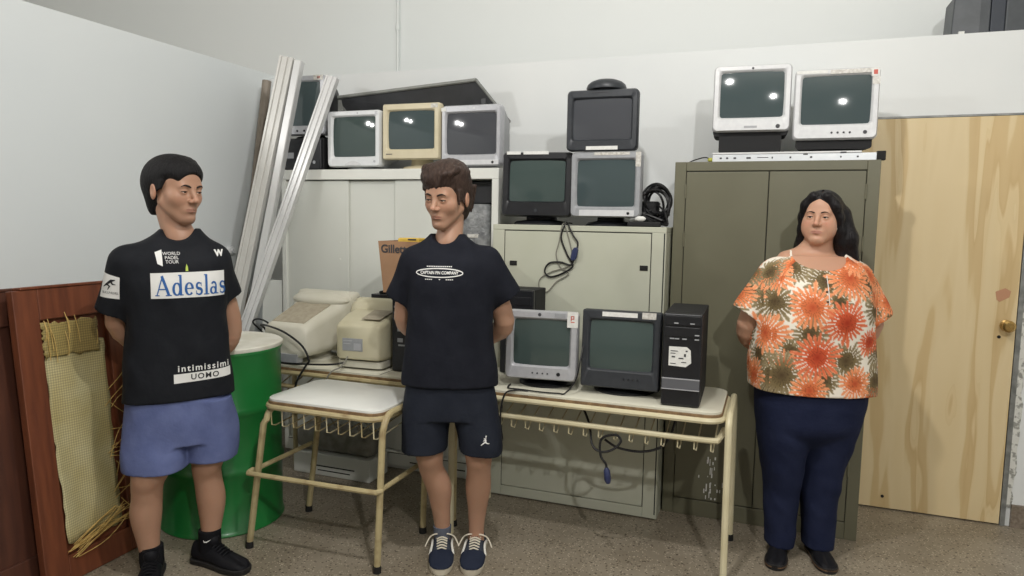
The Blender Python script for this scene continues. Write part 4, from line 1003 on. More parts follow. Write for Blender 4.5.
def bvh_of(o):
    me = o.data; return BVHTree.FromPolygons([v.co for v in me.vertices], [tuple(p.vertices) for p in me.polygons])
def refine(mb, ln):
    bm = bmesh.new(); vs = [bm.verts.new(p) for p in mb.v]
    for f in mb.f:
        try: bm.faces.new([vs[i] for i in f])
        except ValueError: pass
    bmesh.ops.triangulate(bm, faces=bm.faces)
    for _ in range(6):
        e = [x for x in bm.edges if x.calc_length() > ln]
        if not e: break
        bmesh.ops.subdivide_edges(bm, edges=e, cuts=1, use_grid_fill=False); bmesh.ops.triangulate(bm, faces=[f for f in bm.faces if len(f.verts) > 3])
    bm.verts.index_update()
    r = MB(); r.v = [tuple(v.co) for v in bm.verts]; r.f = [tuple(v.index for v in f.verts) for f in bm.faces]; bm.free(); return r
def decal(name, mb, bvh, org, u, vv, n, m, parent, lift=.0015, ln=.012):
    """lay a flat print on a garment: each point is dropped along n onto the cloth"""
    mb = refine(mb, ln); org, u, vv, n = Vector(org), Vector(u).normalized(), Vector(vv).normalized(), Vector(n).normalized(); out = []
    keep = []
    for i, p in enumerate(mb.v):
        o_ = org+u*p[0]+vv*p[1]-n*.3
        h = bvh.ray_cast(o_, n, .7)
        if h[0] is None: out.append(None); continue
        nn = h[1] if h[1].dot(n) < 0 else -h[1]
        out.append(h[0]+nn*(lift+max(p[2],0)*0))
    r = MB(); mp = {}
    for i, p in enumerate(out):
        if p is not None: mp[i] = len(r.v); r.v.append(tuple(p))
    r.f = [tuple(mp[i] for i in f) for f in mb.f if all(i in mp for i in f) and max((out[a]-out[b]).length for a in f for b in f) < .06]
    o = obj(name, r, m, parent, smooth=True, angle=180); return o
def poly(*pts): return MB().add([(x,y,0) for x,y in pts],[tuple(range(len(pts)))])
def ribbon(mb, pts, w):
    P = [Vector((p[0],p[1],0)) for p in pts]; m = len(P); ws = w if isinstance(w,(list,tuple)) else [w]*m
    a = []
    for i in range(m):
        t = (P[min(i+1,m-1)]-P[max(i-1,0)]).normalized(); nn = Vector((-t.y,t.x,0))
        a.append((P[i]+nn*ws[i]/2, P[i]-nn*ws[i]/2))
    for i in range(m-1): mb.add([a[i][0],a[i][1],a[i+1][1],a[i+1][0]],[(0,1,2,3)])
    return mb
def arc(cx,cy,rx,ry,a0,a1,n=16): return [(cx+rx*math.cos(math.radians(a0+(a1-a0)*k/n)), cy+ry*math.sin(math.radians(a0+(a1-a0)*k/n))) for k in range(n+1)]
def serif_word(word, h):
    """serif lettering from strokes; h = cap height"""
    mb = MB(); x = 0; T_, t_ = .15, .055
    for ch in word:
        g = MB()
        if ch == 'A':
            ribbon(g,[(.08,.03),(.40,1.0)],t_+.01); ribbon(g,[(.36,1.0),(.74,.03)],T_); ribbon(g,[(.18,.33),(.62,.33)],t_); ribbon(g,[(-.02,.02),(.22,.02)],.05); ribbon(g,[(.56,.02),(.90,.02)],.05); adv = .90
        elif ch == 'd':
            ribbon(g, arc(.27,.32,.20,.30,0,360,24),[.06+.09*abs(math.cos(math.radians(15*k))) for k in range(25)]); ribbon(g,[(.50,.0),(.50,1.03)],T_-.01); ribbon(g,[(.36,1.01),(.56,1.01)],.05); ribbon(g,[(.46,.02),(.66,.02)],.05); adv = .70
        elif ch == 'e':
            ribbon(g, arc(.27,.32,.20,.30,0,320,22),[.05+.10*abs(math.cos(math.radians(320/22*k))) for k in range(23)]); ribbon(g,[(.08,.34),(.50,.34)],t_); adv = .58
        elif ch == 's':
            pts = arc(.24,.47,.14,.145,40,270,14)[:-1]+arc(.24,.17,.165,.155,90,-150,14)
            ribbon(g,pts,[.05+.09*math.sin(PI*k/(len(pts)-1)) for k in range(len(pts))]); ribbon(g,[(.37,.44),(.37,.62)],.035); ribbon(g,[(.08,.02),(.08,.22)],.035); adv = .50
        elif ch == 'l':
            ribbon(g,[(.16,.0),(.16,1.03)],T_-.01); ribbon(g,[(.02,1.01),(.22,1.01)],.05); ribbon(g,[(.0,.02),(.32,.02)],.05); adv = .34
        elif ch == 'a':
            ribbon(g, arc(.22,.19,.16,.17,0,360,20),[.05+.08*abs(math.cos(math.radians(18*k))) for k in range(21)]); ribbon(g,[(.40,.0),(.40,.44)]+arc(.25,.44,.15,.17,10,150,8),.10); ribbon(g,[(.38,.02),(.56,.02)],.05); adv = .58
        g.v = [((p[0]+x)*h,p[1]*h,0) for p in g.v]; mb.add(g.v,g.f); x += adv+.04
    W_ = x*h
    mb.v = [(p[0]-W_/2,p[1]-h/2,0) for p in mb.v]; return mb, W_
def flat_text(t, size, **kw):
    mb = text_mb(t, size, extrude=0, **kw); mb.v = [(p[0],p[1],0) for p in mb.v]; return mb
def face_bits(body, T, gaze=(0,0), browth=.0042, brow_tilt=.0, lash=.0014, lidz=.0042):
    bv = bvh_of(body); c,R,s = T
    def hit(x,z,lift=.0):
        o_ = Vector(to_world((x,-.16,z),T)); d_ = Vector(R@np.array((0,1.,0)))
        h = bv.ray_cast(o_, d_, .3*s)
        return (h[0]-d_*lift) if h[0] else Vector(to_world((x,-.09,z),T))
    for sd in (-1,1):
        eb = MB()
        gx, gz = gaze
        d = Vector((math.sin(gx),-math.cos(gx)*math.cos(gz),math.sin(gz))).normalized()
        q = d.to_track_quat('Z','Y').to_matrix()
        r = .0128
        prof = [(r*math.sin(a),r*math.cos(a)) for a in (math.radians(k) for k in (0.5,6,11,12,17,23,26,27,40,60,90,120,150,179))]
        n = 20
        lp = [[tuple(q @ Vector((pr*math.cos(2*PI*k/n),pr*math.sin(2*PI*k/n),pz))) for k in range(n)] for pr,pz in prof]
        eb.loft(lp)
        eb.v = [tuple(to_world((sd*EYE[0]+p[0],EYE[1]+p[1],EYE[2]+p[2]),T)) for p in eb.v]
        o = obj('eye', eb, [M['eye_w'],M['iris'],M['pupil']], body, angle=180)
        for p in o.data.polygons:
            row = min(v // n for v in p.vertices) if len(p.vertices) < 10 else (0 if min(p.vertices) == 0 else 13)
            p.material_index = 2 if row < 2 else 1 if row < 6 else 0
        pts = [hit(sd*x, z+brow_tilt*(x-.03), -.0005) for x,z in ((.0125,.0165),(.020,.0195),(.029,.0215),(.038,.0205),(.047,.015))]
        obj('eyebrow', MB().tube(catmull(pts,4), [browth*s*f for f in np.interp(np.linspace(0,1,17),(0,.25,.6,1),(.75,1,.85,.35))],8), M['brow'], body)
        pts = [Vector(to_world((sd*(EYE[0]+x),EYE[1]-math.sqrt(max(.0150**2-x*x*1.05,1e-6))-.0003,EYE[2]-.0012+lidz*math.sqrt(max(1-(x/.0132)**2,0))),T)) for x in (-.0125,-.009,-.004,.001,.006,.010,.0128)]
        obj('eyelash', MB().tube(catmull(pts,4), lash*s, 6), M['brow'], body)
def hand(v, w, f, pn, thumb, s=1.0, curl=.35):
    """palm, four unequal fingers with two bends each and a thumb leaving the side of the palm"""
    w, f, pn = [np.array(a,float) for a in (w,f,pn)]; f /= np.linalg.norm(f); pn -= f*(pn@f); pn /= np.linalg.norm(pn); t = np.cross(f,pn)*thumb
    for i, ln in enumerate((.072,.080,.075,.060)):
        off = (1.5-i)*.0205*s
        kn = w+f*(.088-.004*abs(i-1))*s+t*off
        cone(v, w+f*.012*s+t*off*.6, kn, .0165*s, .0115*s, .014)
        p, d, rr = kn, f.copy(), .0092*s
        for j, fr in enumerate((.44,.31,.25)):
            a = curl*(.6+.5*j); d2 = f*math.cos(a*(j+1)*.8)+pn*math.sin(a*(j+1)*.8)+t*off*.6; d2 /= np.linalg.norm(d2)
            q = p+d2*ln*fr*s; cone(v, p, q, rr, rr*.9, .004); p, rr = q, rr*.9
    b0 = w+f*.025*s+t*.024*s; b1 = b0+(f*.6+t*.75+pn*.25)*.036*s; b2 = b1+(f*.85+t*.35+pn*.3)*.030*s; b3 = b2+(f*.9+t*.05+pn*.35)*.022*s
    cone(v, b0, b1, .015*s, .011*s, .01); cone(v, b1, b2, .011*s, .0095*s, .005); cone(v, b2, b3, .0095*s, .008*s, .004)
def place(o, X0, D0):  # camera-aligned axes; figure coordinates were converted from image pixels at each depth, then hardcoded
    c, s_ = math.cos(math.radians(20.4)), math.sin(math.radians(20.4))
    o.location = (X0*c-D0*s_, X0*s_+D0*c, 0); o.rotation_euler = (0,0,math.radians(20.4))
def body_grid(hc, hs, hands, zmax, xr=.42, y0=-.32, y1=.34):
    return Vox(axis(-xr,xr,.007,[(hc[0]-.125*hs,hc[0]+.125*hs,.0023)]), axis(y0,y1,.007,[(hc[1]-.135*hs,hc[1]+.12*hs,.0023),(hands[0],hands[1],.004)]),
               axis(-.01,zmax,.007,[(hc[2]-.145*hs,hc[2]+.125*hs,.0023),(hands[2],hands[3],.004)]))
def shoe(parent, ankle, toe, L, w, style, h=.085):
    """a laced or slip-on shoe, built along +y' from heel to toe and turned towards 'toe'"""
    ax_, ay = ankle; tx, ty = toe; ang = math.atan2(ty-ay, tx-ax_)
    R = Matrix.Translation((ax_,ay,0)) @ Matrix.Rotation(ang,4,'Z')
    # local: +x toe direction, heel at -.065
    x0 = -.07
    st = [0,.02,.08,.25,.45,.62,.78,.90,.97,1.0]
    hw = [.62,.78,.86,.80,.86,1.0,1.0,.86,.58,.25]
    def out(z, k, mul=1): 
        l = [(x0+L*a, w/2*b*mul-k, z) for a,b in zip(st,hw)]; r_ = [(x0+L*a, -(w/2*b*mul-k), z) for a,b in zip(st,hw)]
        return l+r_[::-1]
    sole_m = M['sole_w'] if style == 'laced' else M['sole_k']
    sh = .026 if style == 'laced' else .022
    hz = [h,h*1.0,h*1.0,h*.98,h*.86,h*.66,h*.56,h*.5,h*.42,h*.34]
    lp = []
    for f, ins in ((0,.003),(.35,.002),(.65,.007),(.86,.018),(1,.032)):
        row = []
        for sg in (1,-1):
            r_ = []
            for a,b,z in zip(st,hw,hz):
                zz = sh-.004+(z-sh)*f
                r_.append((x0+L*a+(.004 if a == 0 else -.008*f if a > .95 else 0)*1, sg*max(w/2*b-ins*(1.0 if a < .9 else .6),.003), zz))
            row += r_ if sg == 1 else r_[::-1]
        lp.append(row)
    up_m = {'laced':M['canvas'],'runner':M['shoe_k'],'flat':M['shoe_k']}[style]
    base = obj('shoe', MB().loft(lp).xf(R), up_m, parent, angle=60)
    ml = base.modifiers.new('soft','SUBSURF'); ml.levels = 1; ml.render_levels = 2
    so = obj('sole', MB().loft([out(0,.004),out(.004,0),out(sh,-.002),out(sh+.002,.004)]).xf(R), sole_m, base, angle=50)
    if style == 'laced':
        tc = []
        for a,b,z in zip(st[5:],hw[5:],hz[5:]): tc.append((a,b,z))
        # suede toe cap laid over the front
        rows = []
        for f, ins in ((0,-.001),(.4,-.002),(.7,.005),(.95,.017),(1.03,.032)):
            row = [(x0+L*a+(.003 if a > .95 else 0), sg*max(w/2*b-ins,.002), sh+(z-sh)*f+.0015) for sg,src in ((1,tc),(-1,tc[::-1])) for a,b,z in src]
            rows.append(row)
        o = obj('toe_cap', MB().loft(rows,False,True).xf(R), M['suede'], base, angle=70)
        # side stripe
        for sg in (1,-1):
            pts = [(x0+L*.16,sg*(w/2*.84+.001),.046),(x0+L*.34,sg*(w/2*.82+.001),.060),(x0+L*.46,sg*(w/2*.87-.001),.058),(x0+L*.58,sg*(w/2*.96+.002),.034)]
            obj('side_stripe', MB().tube(catmull([R@Vector(p) for p in pts],5), .005, 6), M['stripe'], base)
        for i in range(6):
            x = x0+L*(.34+.047*i); z = float(np.interp((x-x0)/L,st,hz))+.006-.0015*i; ww = .024-.0006*i
            obj('lace', MB().tube(catmull([R@Vector((x,-ww,z-.008)),R@Vector((x+.002,0,z+.002)),R@Vector((x,ww,z-.008))],5), .0036, 6), M['lace'], base)
        xk = x0+L*.33
        for sg in (1,-1):
            obj('lace', MB().tube(catmull([R@Vector(p) for p in ((xk,0,h+.004),(xk+.012,sg*.03,h+.008),(xk+.004,sg*.055,h-.01),(xk+.02,sg*.075,h-.045))],5), .0032, 6), M['lace'], base)
        obj('tongue', MB().ball((x0+L*.30,0,h-.002),(.022,.026,.020),14,8).xf(R), M['canvas'], base)
    elif style == 'runner':
        obj('tongue', MB().ball((x0+L*.36,0,h+.004),(.026,.030,.030),16,10).xf(R), M['shoe_k'], base)
        for i in range(5):
            x = x0+L*(.42+.05*i); z = float(np.interp((x-x0)/L,st,hz))+.002
            obj('lace', MB().tube(catmull([R@Vector((x,-.026,z-.008)),R@Vector((x+.002,0,z+.003)),R@Vector((x,.026,z-.008))],5), .004, 6), M['shoe_k'], base)
    else:
        obj('sole_edge', MB().loft([out(.012,-.003),out(.018,-.003)]).xf(R), M['gum'], base)
    return base
# ---------------------------------------------------------------- the middle man
def man_middle():
    T = (np.array((-.018,-.012,1.597)), rotm(-.46,.19,.05), 1.05)
    v = body_grid(T[0], T[2], (.11,.26,.80,1.0), 1.76, .36)
    head(v, T, lid=.0030, jaw=.002)
    nk = to_world((0,.03,-.075),T)
    cone(v, nk, (-.012,.015,1.40), .051, .058, .018)
    cone(v, (-.012,.015,1.40), (-.09,.01,1.355), .045, .03, .03); cone(v, (-.012,.015,1.40), (.07,.01,1.36), .045, .03, .03)
    tube_loft(v, [(.70,0,0,.15,.09),(.85,0,0,.16,.095),(1.0,0,0,.15,.09),(1.2,0,0,.155,.095),(1.30,-.005,0,.15,.09),(1.36,-.012,.01,.10,.065)], .03)
    chain(v, [((-.155,.01,1.30),.046),((-.21,.065,1.075),.043),((-.155,.14,.99),.040),((-.07,.185,.925),.028)], .02)
    chain(v, [((.145,.01,1.30),.046),((.228,.07,1.065),.045),((.17,.155,.985),.041),((.07,.205,.915),.028)], .02)
    hand(v, (-.07,.185,.925), (.75,.05,-.6), (-.1,1,0), 1); hand(v, (.07,.210,.915), (-.8,.12,-.35), (.1,-1,0), 1)
    for hx,kx,mx,ax_,tx in ((-.085,-.085,-.050,-.035,-.022),(.10,.128,.125,.118,.105)):
        chain(v, [((hx,.0,.75),.085),((kx-.004,.0,.52),.064),((kx,.005,.455),.056),((kx*.8+mx*.2,.02,.40),.052),((mx,.045,.32),.056),(((mx+ax_)/2,.06,.22),.043),((ax_,.07,.12),.034),((ax_,.075,.06),.036)], .02)
        ell(v, (kx,-.035,.475), (.034,.024,.038), .03)
        cone(v, (ax_,.09,.04), (tx,-.05,.026), .024, .012, .02)
    pos, q = v.mesh()
    o = np_obj('person', pos, q, M['skin'], None, skin_colors(pos, T, (176,137,114), (150,98,86), .12, .15))
    tag(o, 'young man in black t-shirt and dark shorts standing in the middle, looking down sideways', 'person')
    face_bits(o, T, (-.25,-.35), .0036, .05, .0013, .0030)
    # t-shirt
    s = Vox(axis(-.36,.38,.0055), axis(-.22,.24,.0055), axis(.76,1.5,.0055))
    tube_loft(s, [(.775,.004,.0,.208,.138),(.85,.004,.0,.204,.135),(1.0,-.004,.0,.192,.13),(1.12,0,-.002,.186,.132),(1.25,.0,-.004,.192,.135),(1.32,-.006,.0,.190,.124),(1.362,-.010,.005,.166,.10),(1.395,-.012,.01,.126,.088),(1.422,-.013,.012,.090,.078),(1.440,-.014,.014,.072,.068)], .02, z0=.797, wr=.010, wsc=(10,10,5), shear=(0,.02))
    sleeve(s, (-.152,.005,1.312), (-.226,.03,1.156), .070, .060)
    sleeve(s, (.142,.005,1.322), (.242,.035,1.170), .072, .064, seed=8)
    cone(s, (-.026,-.05,1.458), (-.014,.05,1.490), .062, .064, .005, 'd')
    ell(s, (-.018,-.075,1.455), (.056,.05,.026), .006, 'd')
    p2, q2 = s.mesh(); t = np_obj('t_shirt', p2, q2, M['tee'], o, relax=1)
    bv = bvh_of(t); u, n = Vector((math.cos(-.1),math.sin(-.1),0)), Vector((.1,1,.0))
    cx, cz = -.024, 1.283
    ring = MB(); ribbon(ring, arc(0,0,.096,.0175,0,360,60), .0042); decal('print_ring', ring, bv, (cx,0,cz), u, (0,0,1), n, M['white_print'], t)
    ed = MB(); ribbon(ed, arc(0,0,.088,.0125,0,360,60), .0018)
    decal('print_lettering', flat_text('CAPTAIN FIN COMPANY', .0175, bold=.0005, sx=.80), bv, (cx,0,cz), u, (0,0,1), n, M['white_print'], t, ln=.01)
    mk = MB()
    for i in range(14): mk.add([(-.052+i*.0075,.0235,0),(-.047+i*.0075,.0235,0),(-.047+i*.0075,.0275,0),(-.052+i*.0075,.0275,0)],[(0,1,2,3)])
    for x in (-.058,-.050,-.042,-.034,-.0,.028,.036,.044,.052): mk.add([(x,-.0285,0),(x+.0055,-.0285,0),(x+.0055,-.0250,0),(x,-.0250,0)],[(0,1,2,3)])
    decal('print_marks', mk, bv, (cx,0,cz), u, (0,0,1), n, M['white_print'], t)
    # shorts
    s = Vox(axis(-.30,.30,.0055), axis(-.20,.20,.0055), axis(.46,.90,.0055))
    tube_loft(s, [(.62,.0,0,.19,.12),(.70,.005,0,.20,.125),(.80,.003,0,.185,.122),(.88,0,0,.175,.115)], .02, z0=.655, wr=.008)
    tube_loft(s, [(.49,-.108,0,.099,.118),(.56,-.106,0,.100,.115),(.66,-.10,0,.102,.112),(.80,-.085,0,.095,.10)], .012, z0=.512, z1=.80, wr=.010, shear=(-.05,.0), seed=4)
    tube_loft(s, [(.49,.140,0,.096,.118),(.56,.134,0,.098,.115),(.66,.115,0,.10,.112),(.80,.09,0,.095,.10)], .012, z0=.512, z1=.80, wr=.010, shear=(.05,.0), seed=6)
    p2, q2 = s.mesh(); sh = np_obj('shorts', p2, q2, M['shorts_navy'], o, relax=1)
    bv = bvh_of(sh); j = MB()   # small leaping figure emblem
    ribbon(j,[(-.001,.010),(.001,.002),(-.002,-.004)],[.005,.007,.006]); ribbon(j,[(.0,.004),(.002,.020)],[.004,.0025]); ribbon(j,[(-.001,.006),(-.010,.002)],[.004,.002]); ribbon(j,[(-.002,-.003),(-.012,-.011),(-.018,-.016)],[.006,.004,.003]); ribbon(j,[(-.001,-.003),(.009,-.009),(.016,-.010)],[.006,.004,.003])
    j.add([(.0025*math.cos(k)-.0045,.0115+.0028*math.sin(k),0) for k in np.linspace(0,6.28,9)[:-1]],[tuple(range(8))]); j.add([(.003*math.cos(k)+.002,.0215+.003*math.sin(k),0) for k in np.linspace(0,6.28,9)[:-1]],[tuple(range(8))])
    decal('emblem', j, bv, (.160,0,.578), (1,0,0), (0,0,1), (0,1,0), M['white_print'], sh)
    for ax_,tx in ((-.035,-.022),(.118,.105)):
        shoe(o, (ax_,.075), (tx,-.13), .285, .104, 'laced', .092)
    obj('sock', MB().lathe([(.036,.06),(.040,.10),(.041,.125),(.037,.128)],20,(-.036,.073,0)), M['sock_g'], o)
    # hair: tousled crop with a fringe swept to one side
    h = Vox(axis(-.20,.16,.003), axis(-.19,.17,.003), axis(1.44,1.80,.003))
    E_ = lambda c,r,k=.01,op='u': ell(h,c,r,k,op,T)
    E_((0,.012,.055),(.088,.102,.088),.02); E_((0,.045,.0),(.080,.072,.095),.03); E_((-.016,-.028,.082),(.074,.070,.048),.03); E_((.02,.0,.095),(.06,.08,.046),.03)
    E_((0,.07,-.07),(.052,.035,.05),.03)
    E_((0,-.125,-.042),(.086,.088,.082),.008,'d'); E_((0,-.075,-.09),(.10,.062,.078),.01,'d')
    for s_ in (-1,1): E_((s_*.083,.018,-.022),(.030,.026,.038),.008,'d')
    E_((0,.04,-.17),(.09,.09,.06),.01,'d')
    rg = random.Random(12)
    for i in range(70):
        a = rg.random(); x0 = -.075+.15*a; y0 = -.02-.03*rg.random(); z0 = .112-.25*(x0+.0)**2*6+.012*rg.random()
        x1 = x0-.020-.03*rg.random(); z1 = .042+.014*rg.random()+.22*min(x1+.01,.04); y1 = -.095+7.5*x1*x1+.004*rg.random()
        xm, ym, zm = (x0+x1)/2+.006, (.30*y0+.70*y1)-.006, (z0+z1)/2+.016
        cone(h,(x0,y0,z0),(xm,ym,zm),.013,.010,.006,'u',T); cone(h,(xm,ym,zm),(x1,y1,z1),.0095,.003,.004,'u',T)
    for i in range(60):
        th = rg.random()*2*PI; ph = rg.random()*.9; 
        d = np.array((math.sin(ph+.25)*math.cos(th),math.sin(ph+.25)*math.sin(th),math.cos(ph+.25)))
        if d[1] < -.05: continue
        p = np.array((0,.012,.050))+d*np.array((.088,.102,.090)); t_ = np.array((-.6+.4*rg.gauss(0,1),-.3+.5*rg.gauss(0,1),-.3)); e = p+t_*.028
        cone(h,p,e,.010,.004,.005,'u',T)
    for s_ in (-1,1):
        for i in range(12):
            y = -.035+.012*i; cone(h,(s_*.074,y,.03),(s_*(.076 if i < 7 else .060),y-.004,-.008-.016*rg.random()-(.05 if i > 8 else 0)),.008,.004,.004,'u',T)
    p2, q2 = h.mesh(); np_obj('hair', p2, q2, M['hair_brown'], o)
    place(o, -.26, 2.97); return o
man_middle()

# ---------------------------------------------------------------- the man on the left
def man_left():
    T = (np.array((.016,-.012,1.602)), rotm(1.12,.10,0), 1.08)
    v = body_grid(T[0], T[2], (.12,.28,.76,.98), 1.74, .38)
    head(v, T, lid=.0032)
    nk = to_world((0,.032,-.075),T)
    cone(v, nk, (.020,.01,1.40), .052, .062, .018)
    cone(v, (.02,.01,1.40), (-.06,-.03,1.35), .045, .03, .03); cone(v, (.02,.01,1.40), (.08,.045,1.35), .045, .03, .03)
    yw = .58
    tube_loft(v, [(.65,0,0,.14,.09),(.85,0,0,.16,.095),(1.0,0,0,.15,.09),(1.2,0,0,.155,.095),(1.30,0,0,.15,.09),(1.36,.01,.01,.10,.065)], .03, yaw=yw)
    chain(v, [((-.145,-.075,1.29),.048),((-.222,-.045,1.06),.044),((-.16,.09,.93),.041),((-.04,.19,.87),.029)], .02)
    chain(v, [((.113,.10,1.29),.046),((.146,.19,1.06),.042),((.13,.215,.95),.040),((.07,.235,.88),.029)], .02)
    hand(v, (-.04,.19,.87), (.75,.25,-.55), (-.3,1,0), 1); hand(v, (.07,.23,.88), (-.8,.1,-.4), (-.1,-1,0), 1)
    # near leg, far leg
    chain(v, [((-.09,-.05,.68),.095),((-.075,-.09,.50),.078),((-.088,-.105,.42),.062),((-.098,-.095,.34),.058),((-.107,-.09,.27),.060),((-.102,-.09,.17),.045),((-.092,-.09,.085),.036),((-.09,-.085,.05),.036)], .02)
    cone(v, (-.09,-.08,.045), (-.04,-.19,.03), .027, .018, .03); ell(v, (-.075,-.145,.44),(.04,.026,.04),.03)
    chain(v, [((.10,.04,.68),.09),((.10,.04,.50),.070),((.092,.035,.43),.058),((.095,.045,.36),.056),((.10,.055,.28),.058),((.10,.05,.18),.044),((.098,.04,.11),.036),((.095,.035,.05),.036)], .02)
    cone(v, (.09,.035,.045), (.24,-.02,.03), .027, .018, .03); ell(v, (.11,.0,.45),(.036,.026,.038),.03)
    pos, q = v.mesh()
    o = np_obj('person', pos, q, M['skin'], None, skin_colors(pos, T, (172,133,110), (146,95,83), .3, .12))
    tag(o, 'young man in black sports jersey and blue shorts standing by the green drum', 'person')
    face_bits(o, T, (.1,-.3), .0040, .08, .0013, .0032)
    s = Vox(axis(-.38,.36,.0055), axis(-.28,.32,.0055), axis(.68,1.5,.0055))
    tube_loft(s, [(.70,.0,0,.212,.135),(.80,.0,0,.208,.132),(.95,.003,0,.200,.130),(1.10,.0,0,.192,.130),(1.25,.0,-.002,.200,.135),(1.32,.002,0,.196,.124),(1.362,.005,.003,.170,.10),(1.395,.012,.006,.128,.088),(1.424,.018,.010,.092,.079),(1.443,.020,.012,.074,.069)], .02, yaw=yw, z0=.742, wr=.012, wsc=(8,8,5), seed=11, shear=(-.05,.05))
    sleeve(s, (-.145,-.08,1.305), (-.222,-.07,1.105), .074, .070, wr=.012)
    sleeve(s, (.115,.095,1.310), (.146,.150,1.150), .072, .060, wr=.012, seed=9)
    cone(s, (.034,-.05,1.458), (.014,.05,1.492), .063, .065, .005, 'd'); ell(s, (.040,-.075,1.446), (.058,.05,.028), .006, 'd')
    p2, q2 = s.mesh(); t = np_obj('jersey', p2, q2, M['jersey'], o, relax=1)
    bv = bvh_of(t); a_ = .58; n = Vector((-math.sin(a_),math.cos(a_),0)); u = Vector((math.cos(a_),math.sin(a_),0)); z = Vector((0,0,1))
    C0 = Vector((.098,0,1.222))+Vector((0,-.09,0))
    bx = decal('white_print', poly((-.138,-.050),(.138,-.048),(.138,.054),(-.138,.050)), bv, C0, u, z, n, M['white_print'], t, ln=.02)
    wd_, W_ = serif_word('Adeslas', .078); 
    wd_.v = [(p[0]*(.268/W_)+.012,p[1],0) for p in wd_.v]
    decal('print_lettering', wd_, bv, C0, u, z, n, M['blue_print'], t, lift=.003)
    decal('print_flame', poly((-.006,.056),(.004,.056),(.003,.072),(-.001,.084),(-.005,.07)), bv, C0+u*(-.008), u, z, n, M['green_print'], t, lift=.003)
    C1 = Vector((.145,-.08,.872))
    decal('white_print', poly((-.112,-.044),(.112,-.038),(.112,-.001),(-.112,-.007)), bv, C1, u, z, n, M['white_print'], t)
    decal('print_lettering', flat_text('UOMO', .032, spacing=1.2, bold=.0006), bv, C1+z*(-.023)+u*.005, u, z, n, M['black_print'], t, lift=.003)
    decal('print_lettering', flat_text('intimissimi', .037, spacing=1.25, bold=.0006), bv, C1+z*.014+u*.004, u, z, n, M['white_print'], t)
    C2 = Vector((-.018,-.1,1.33))
    decal('print_emblem', poly((-.016,.022),(.008,.032),(.008,-.032),(-.010,-.022)), bv, C2, u, z, n, M['white_print'], t)
    for i, w_ in enumerate(('WORLD','PADEL','TOUR')): decal('print_lettering', flat_text(w_, .0175), bv, C2+u*.042+z*(.016-.016*i), u, z, n, M['white_print'], t)
    decal('print_lettering', flat_text('W', .034, bold=.002), bv, Vector((.185,0,1.345)), u, z, n, M['white_print'], t)
    # sleeve patches
    n3 = Vector((.45,.85,0)); u3 = Vector((.85,-.45,0)); 
    C3 = Vector((-.190,-.1,1.212))
    decal('sleeve_patch', poly((-.046,-.036),(.036,-.046),(.048,.040),(-.024,.060)), bv, C3, (1,0,0), z, (0,1,0), M['white_print'], t)
    bull = MB(); ribbon(bull,[(-.022,.004),(-.004,.016),(.014,.028),(.030,.030)],[.002,.008,.010,.003]); ribbon(bull,[(-.004,.014),(.006,.006),(-.004,-.008)],[.008,.007,.002]); ribbon(bull,[(.012,.026),(.018,.014),(.030,.012)],[.008,.006,.002])
    decal('sleeve_emblem', bull, bv, C3, (1,0,0), z, (0,1,0), M['black_print'], t, lift=.003)
    decal('print_lettering', flat_text('BULLPADEL', .0125), bv, C3+Vector((.004,0,-.020)), (1,0,-.1), z, (0,1,0), M['black_print'], t, lift=.003)
    decal('sleeve_patch', poly((-.012,-.034),(.020,-.038),(.020,.034),(-.012,.034)), bv, Vector((.218,0,1.222)), (1,0,0), z, (0,1,0), M['white_print'], t)
    s = Vox(axis(-.32,.30,.0055), axis(-.26,.24,.0055), axis(.42,.82,.0055))
    tube_loft(s, [(.55,.0,0,.19,.125),(.65,.0,0,.195,.128),(.80,.0,0,.185,.12)], .02, z0=.56, yaw=yw, wr=.012)
    tube_loft(s, [(.44,-.068,-.075,.120,.118),(.52,-.072,-.065,.124,.118),(.62,-.085,-.045,.115,.112),(.76,-.08,-.02,.10,.10)], .015, z0=.462, z1=.74, wr=.014, seed=14)
    tube_loft(s, [(.44,.112,.045,.100,.110),(.52,.112,.045,.104,.11),(.62,.105,.045,.106,.11),(.76,.09,.03,.10,.10)], .015, z0=.474, z1=.74, wr=.014, seed=15)
    p2, q2 = s.mesh(); np_obj('shorts', p2, q2, M['shorts_blue'], o, relax=1)
    for ax_, r0, zz in (((-.091,-.087),.044,.135),((.097,.038),.044,.150)):
        k = obj('sock', MB().lathe([(r0-.002,.04),(r0+.003,.07),(r0+.002,zz),(r0-.001,zz+.003)],24,(ax_[0],ax_[1],0)), M['sock_k'], o)
        if ax_[0] > 0:
            sw = MB(); ribbon(sw, [(-.014,.004),(-.010,-.004),(0,-.004),(.018,.006)], [.001,.006,.005,.001])
            decal('sock_emblem', sw, bvh_of(k), (ax_[0]+.006,0,.118), (1,0,0), z, (0,1,0), M['white_print'], k, lift=.001, ln=.006)
    shoe(o, (-.09,-.085), (-.02,-.28), .29, .105, 'runner', .10); shoe(o, (.09,.035), (.30,-.055), .29, .105, 'runner', .105)
    h = Vox(axis(-.20,.18,.003), axis(-.18,.18,.003), axis(1.45,1.78,.003))
    E_ = lambda c,r,k=.01,op='u': ell(h,c,r,k,op,T)
    E_((0,.018,.045),(.084,.104,.086),.02); E_((0,.066,.018),(.080,.080,.092),.03); E_((0,.070,-.06),(.058,.045,.062),.03); E_((0,-.03,.06),(.072,.066,.058),.03)
    E_((0,-.132,-.018),(.084,.086,.094),.006,'d'); E_((0,-.080,-.070),(.11,.074,.080),.008,'d')
    for s_ in (-1,1):
        E_((s_*.085,.016,-.020),(.030,.026,.034),.006,'d'); E_((s_*.084,-.055,-.005),(.03,.03,.045),.03,'d')
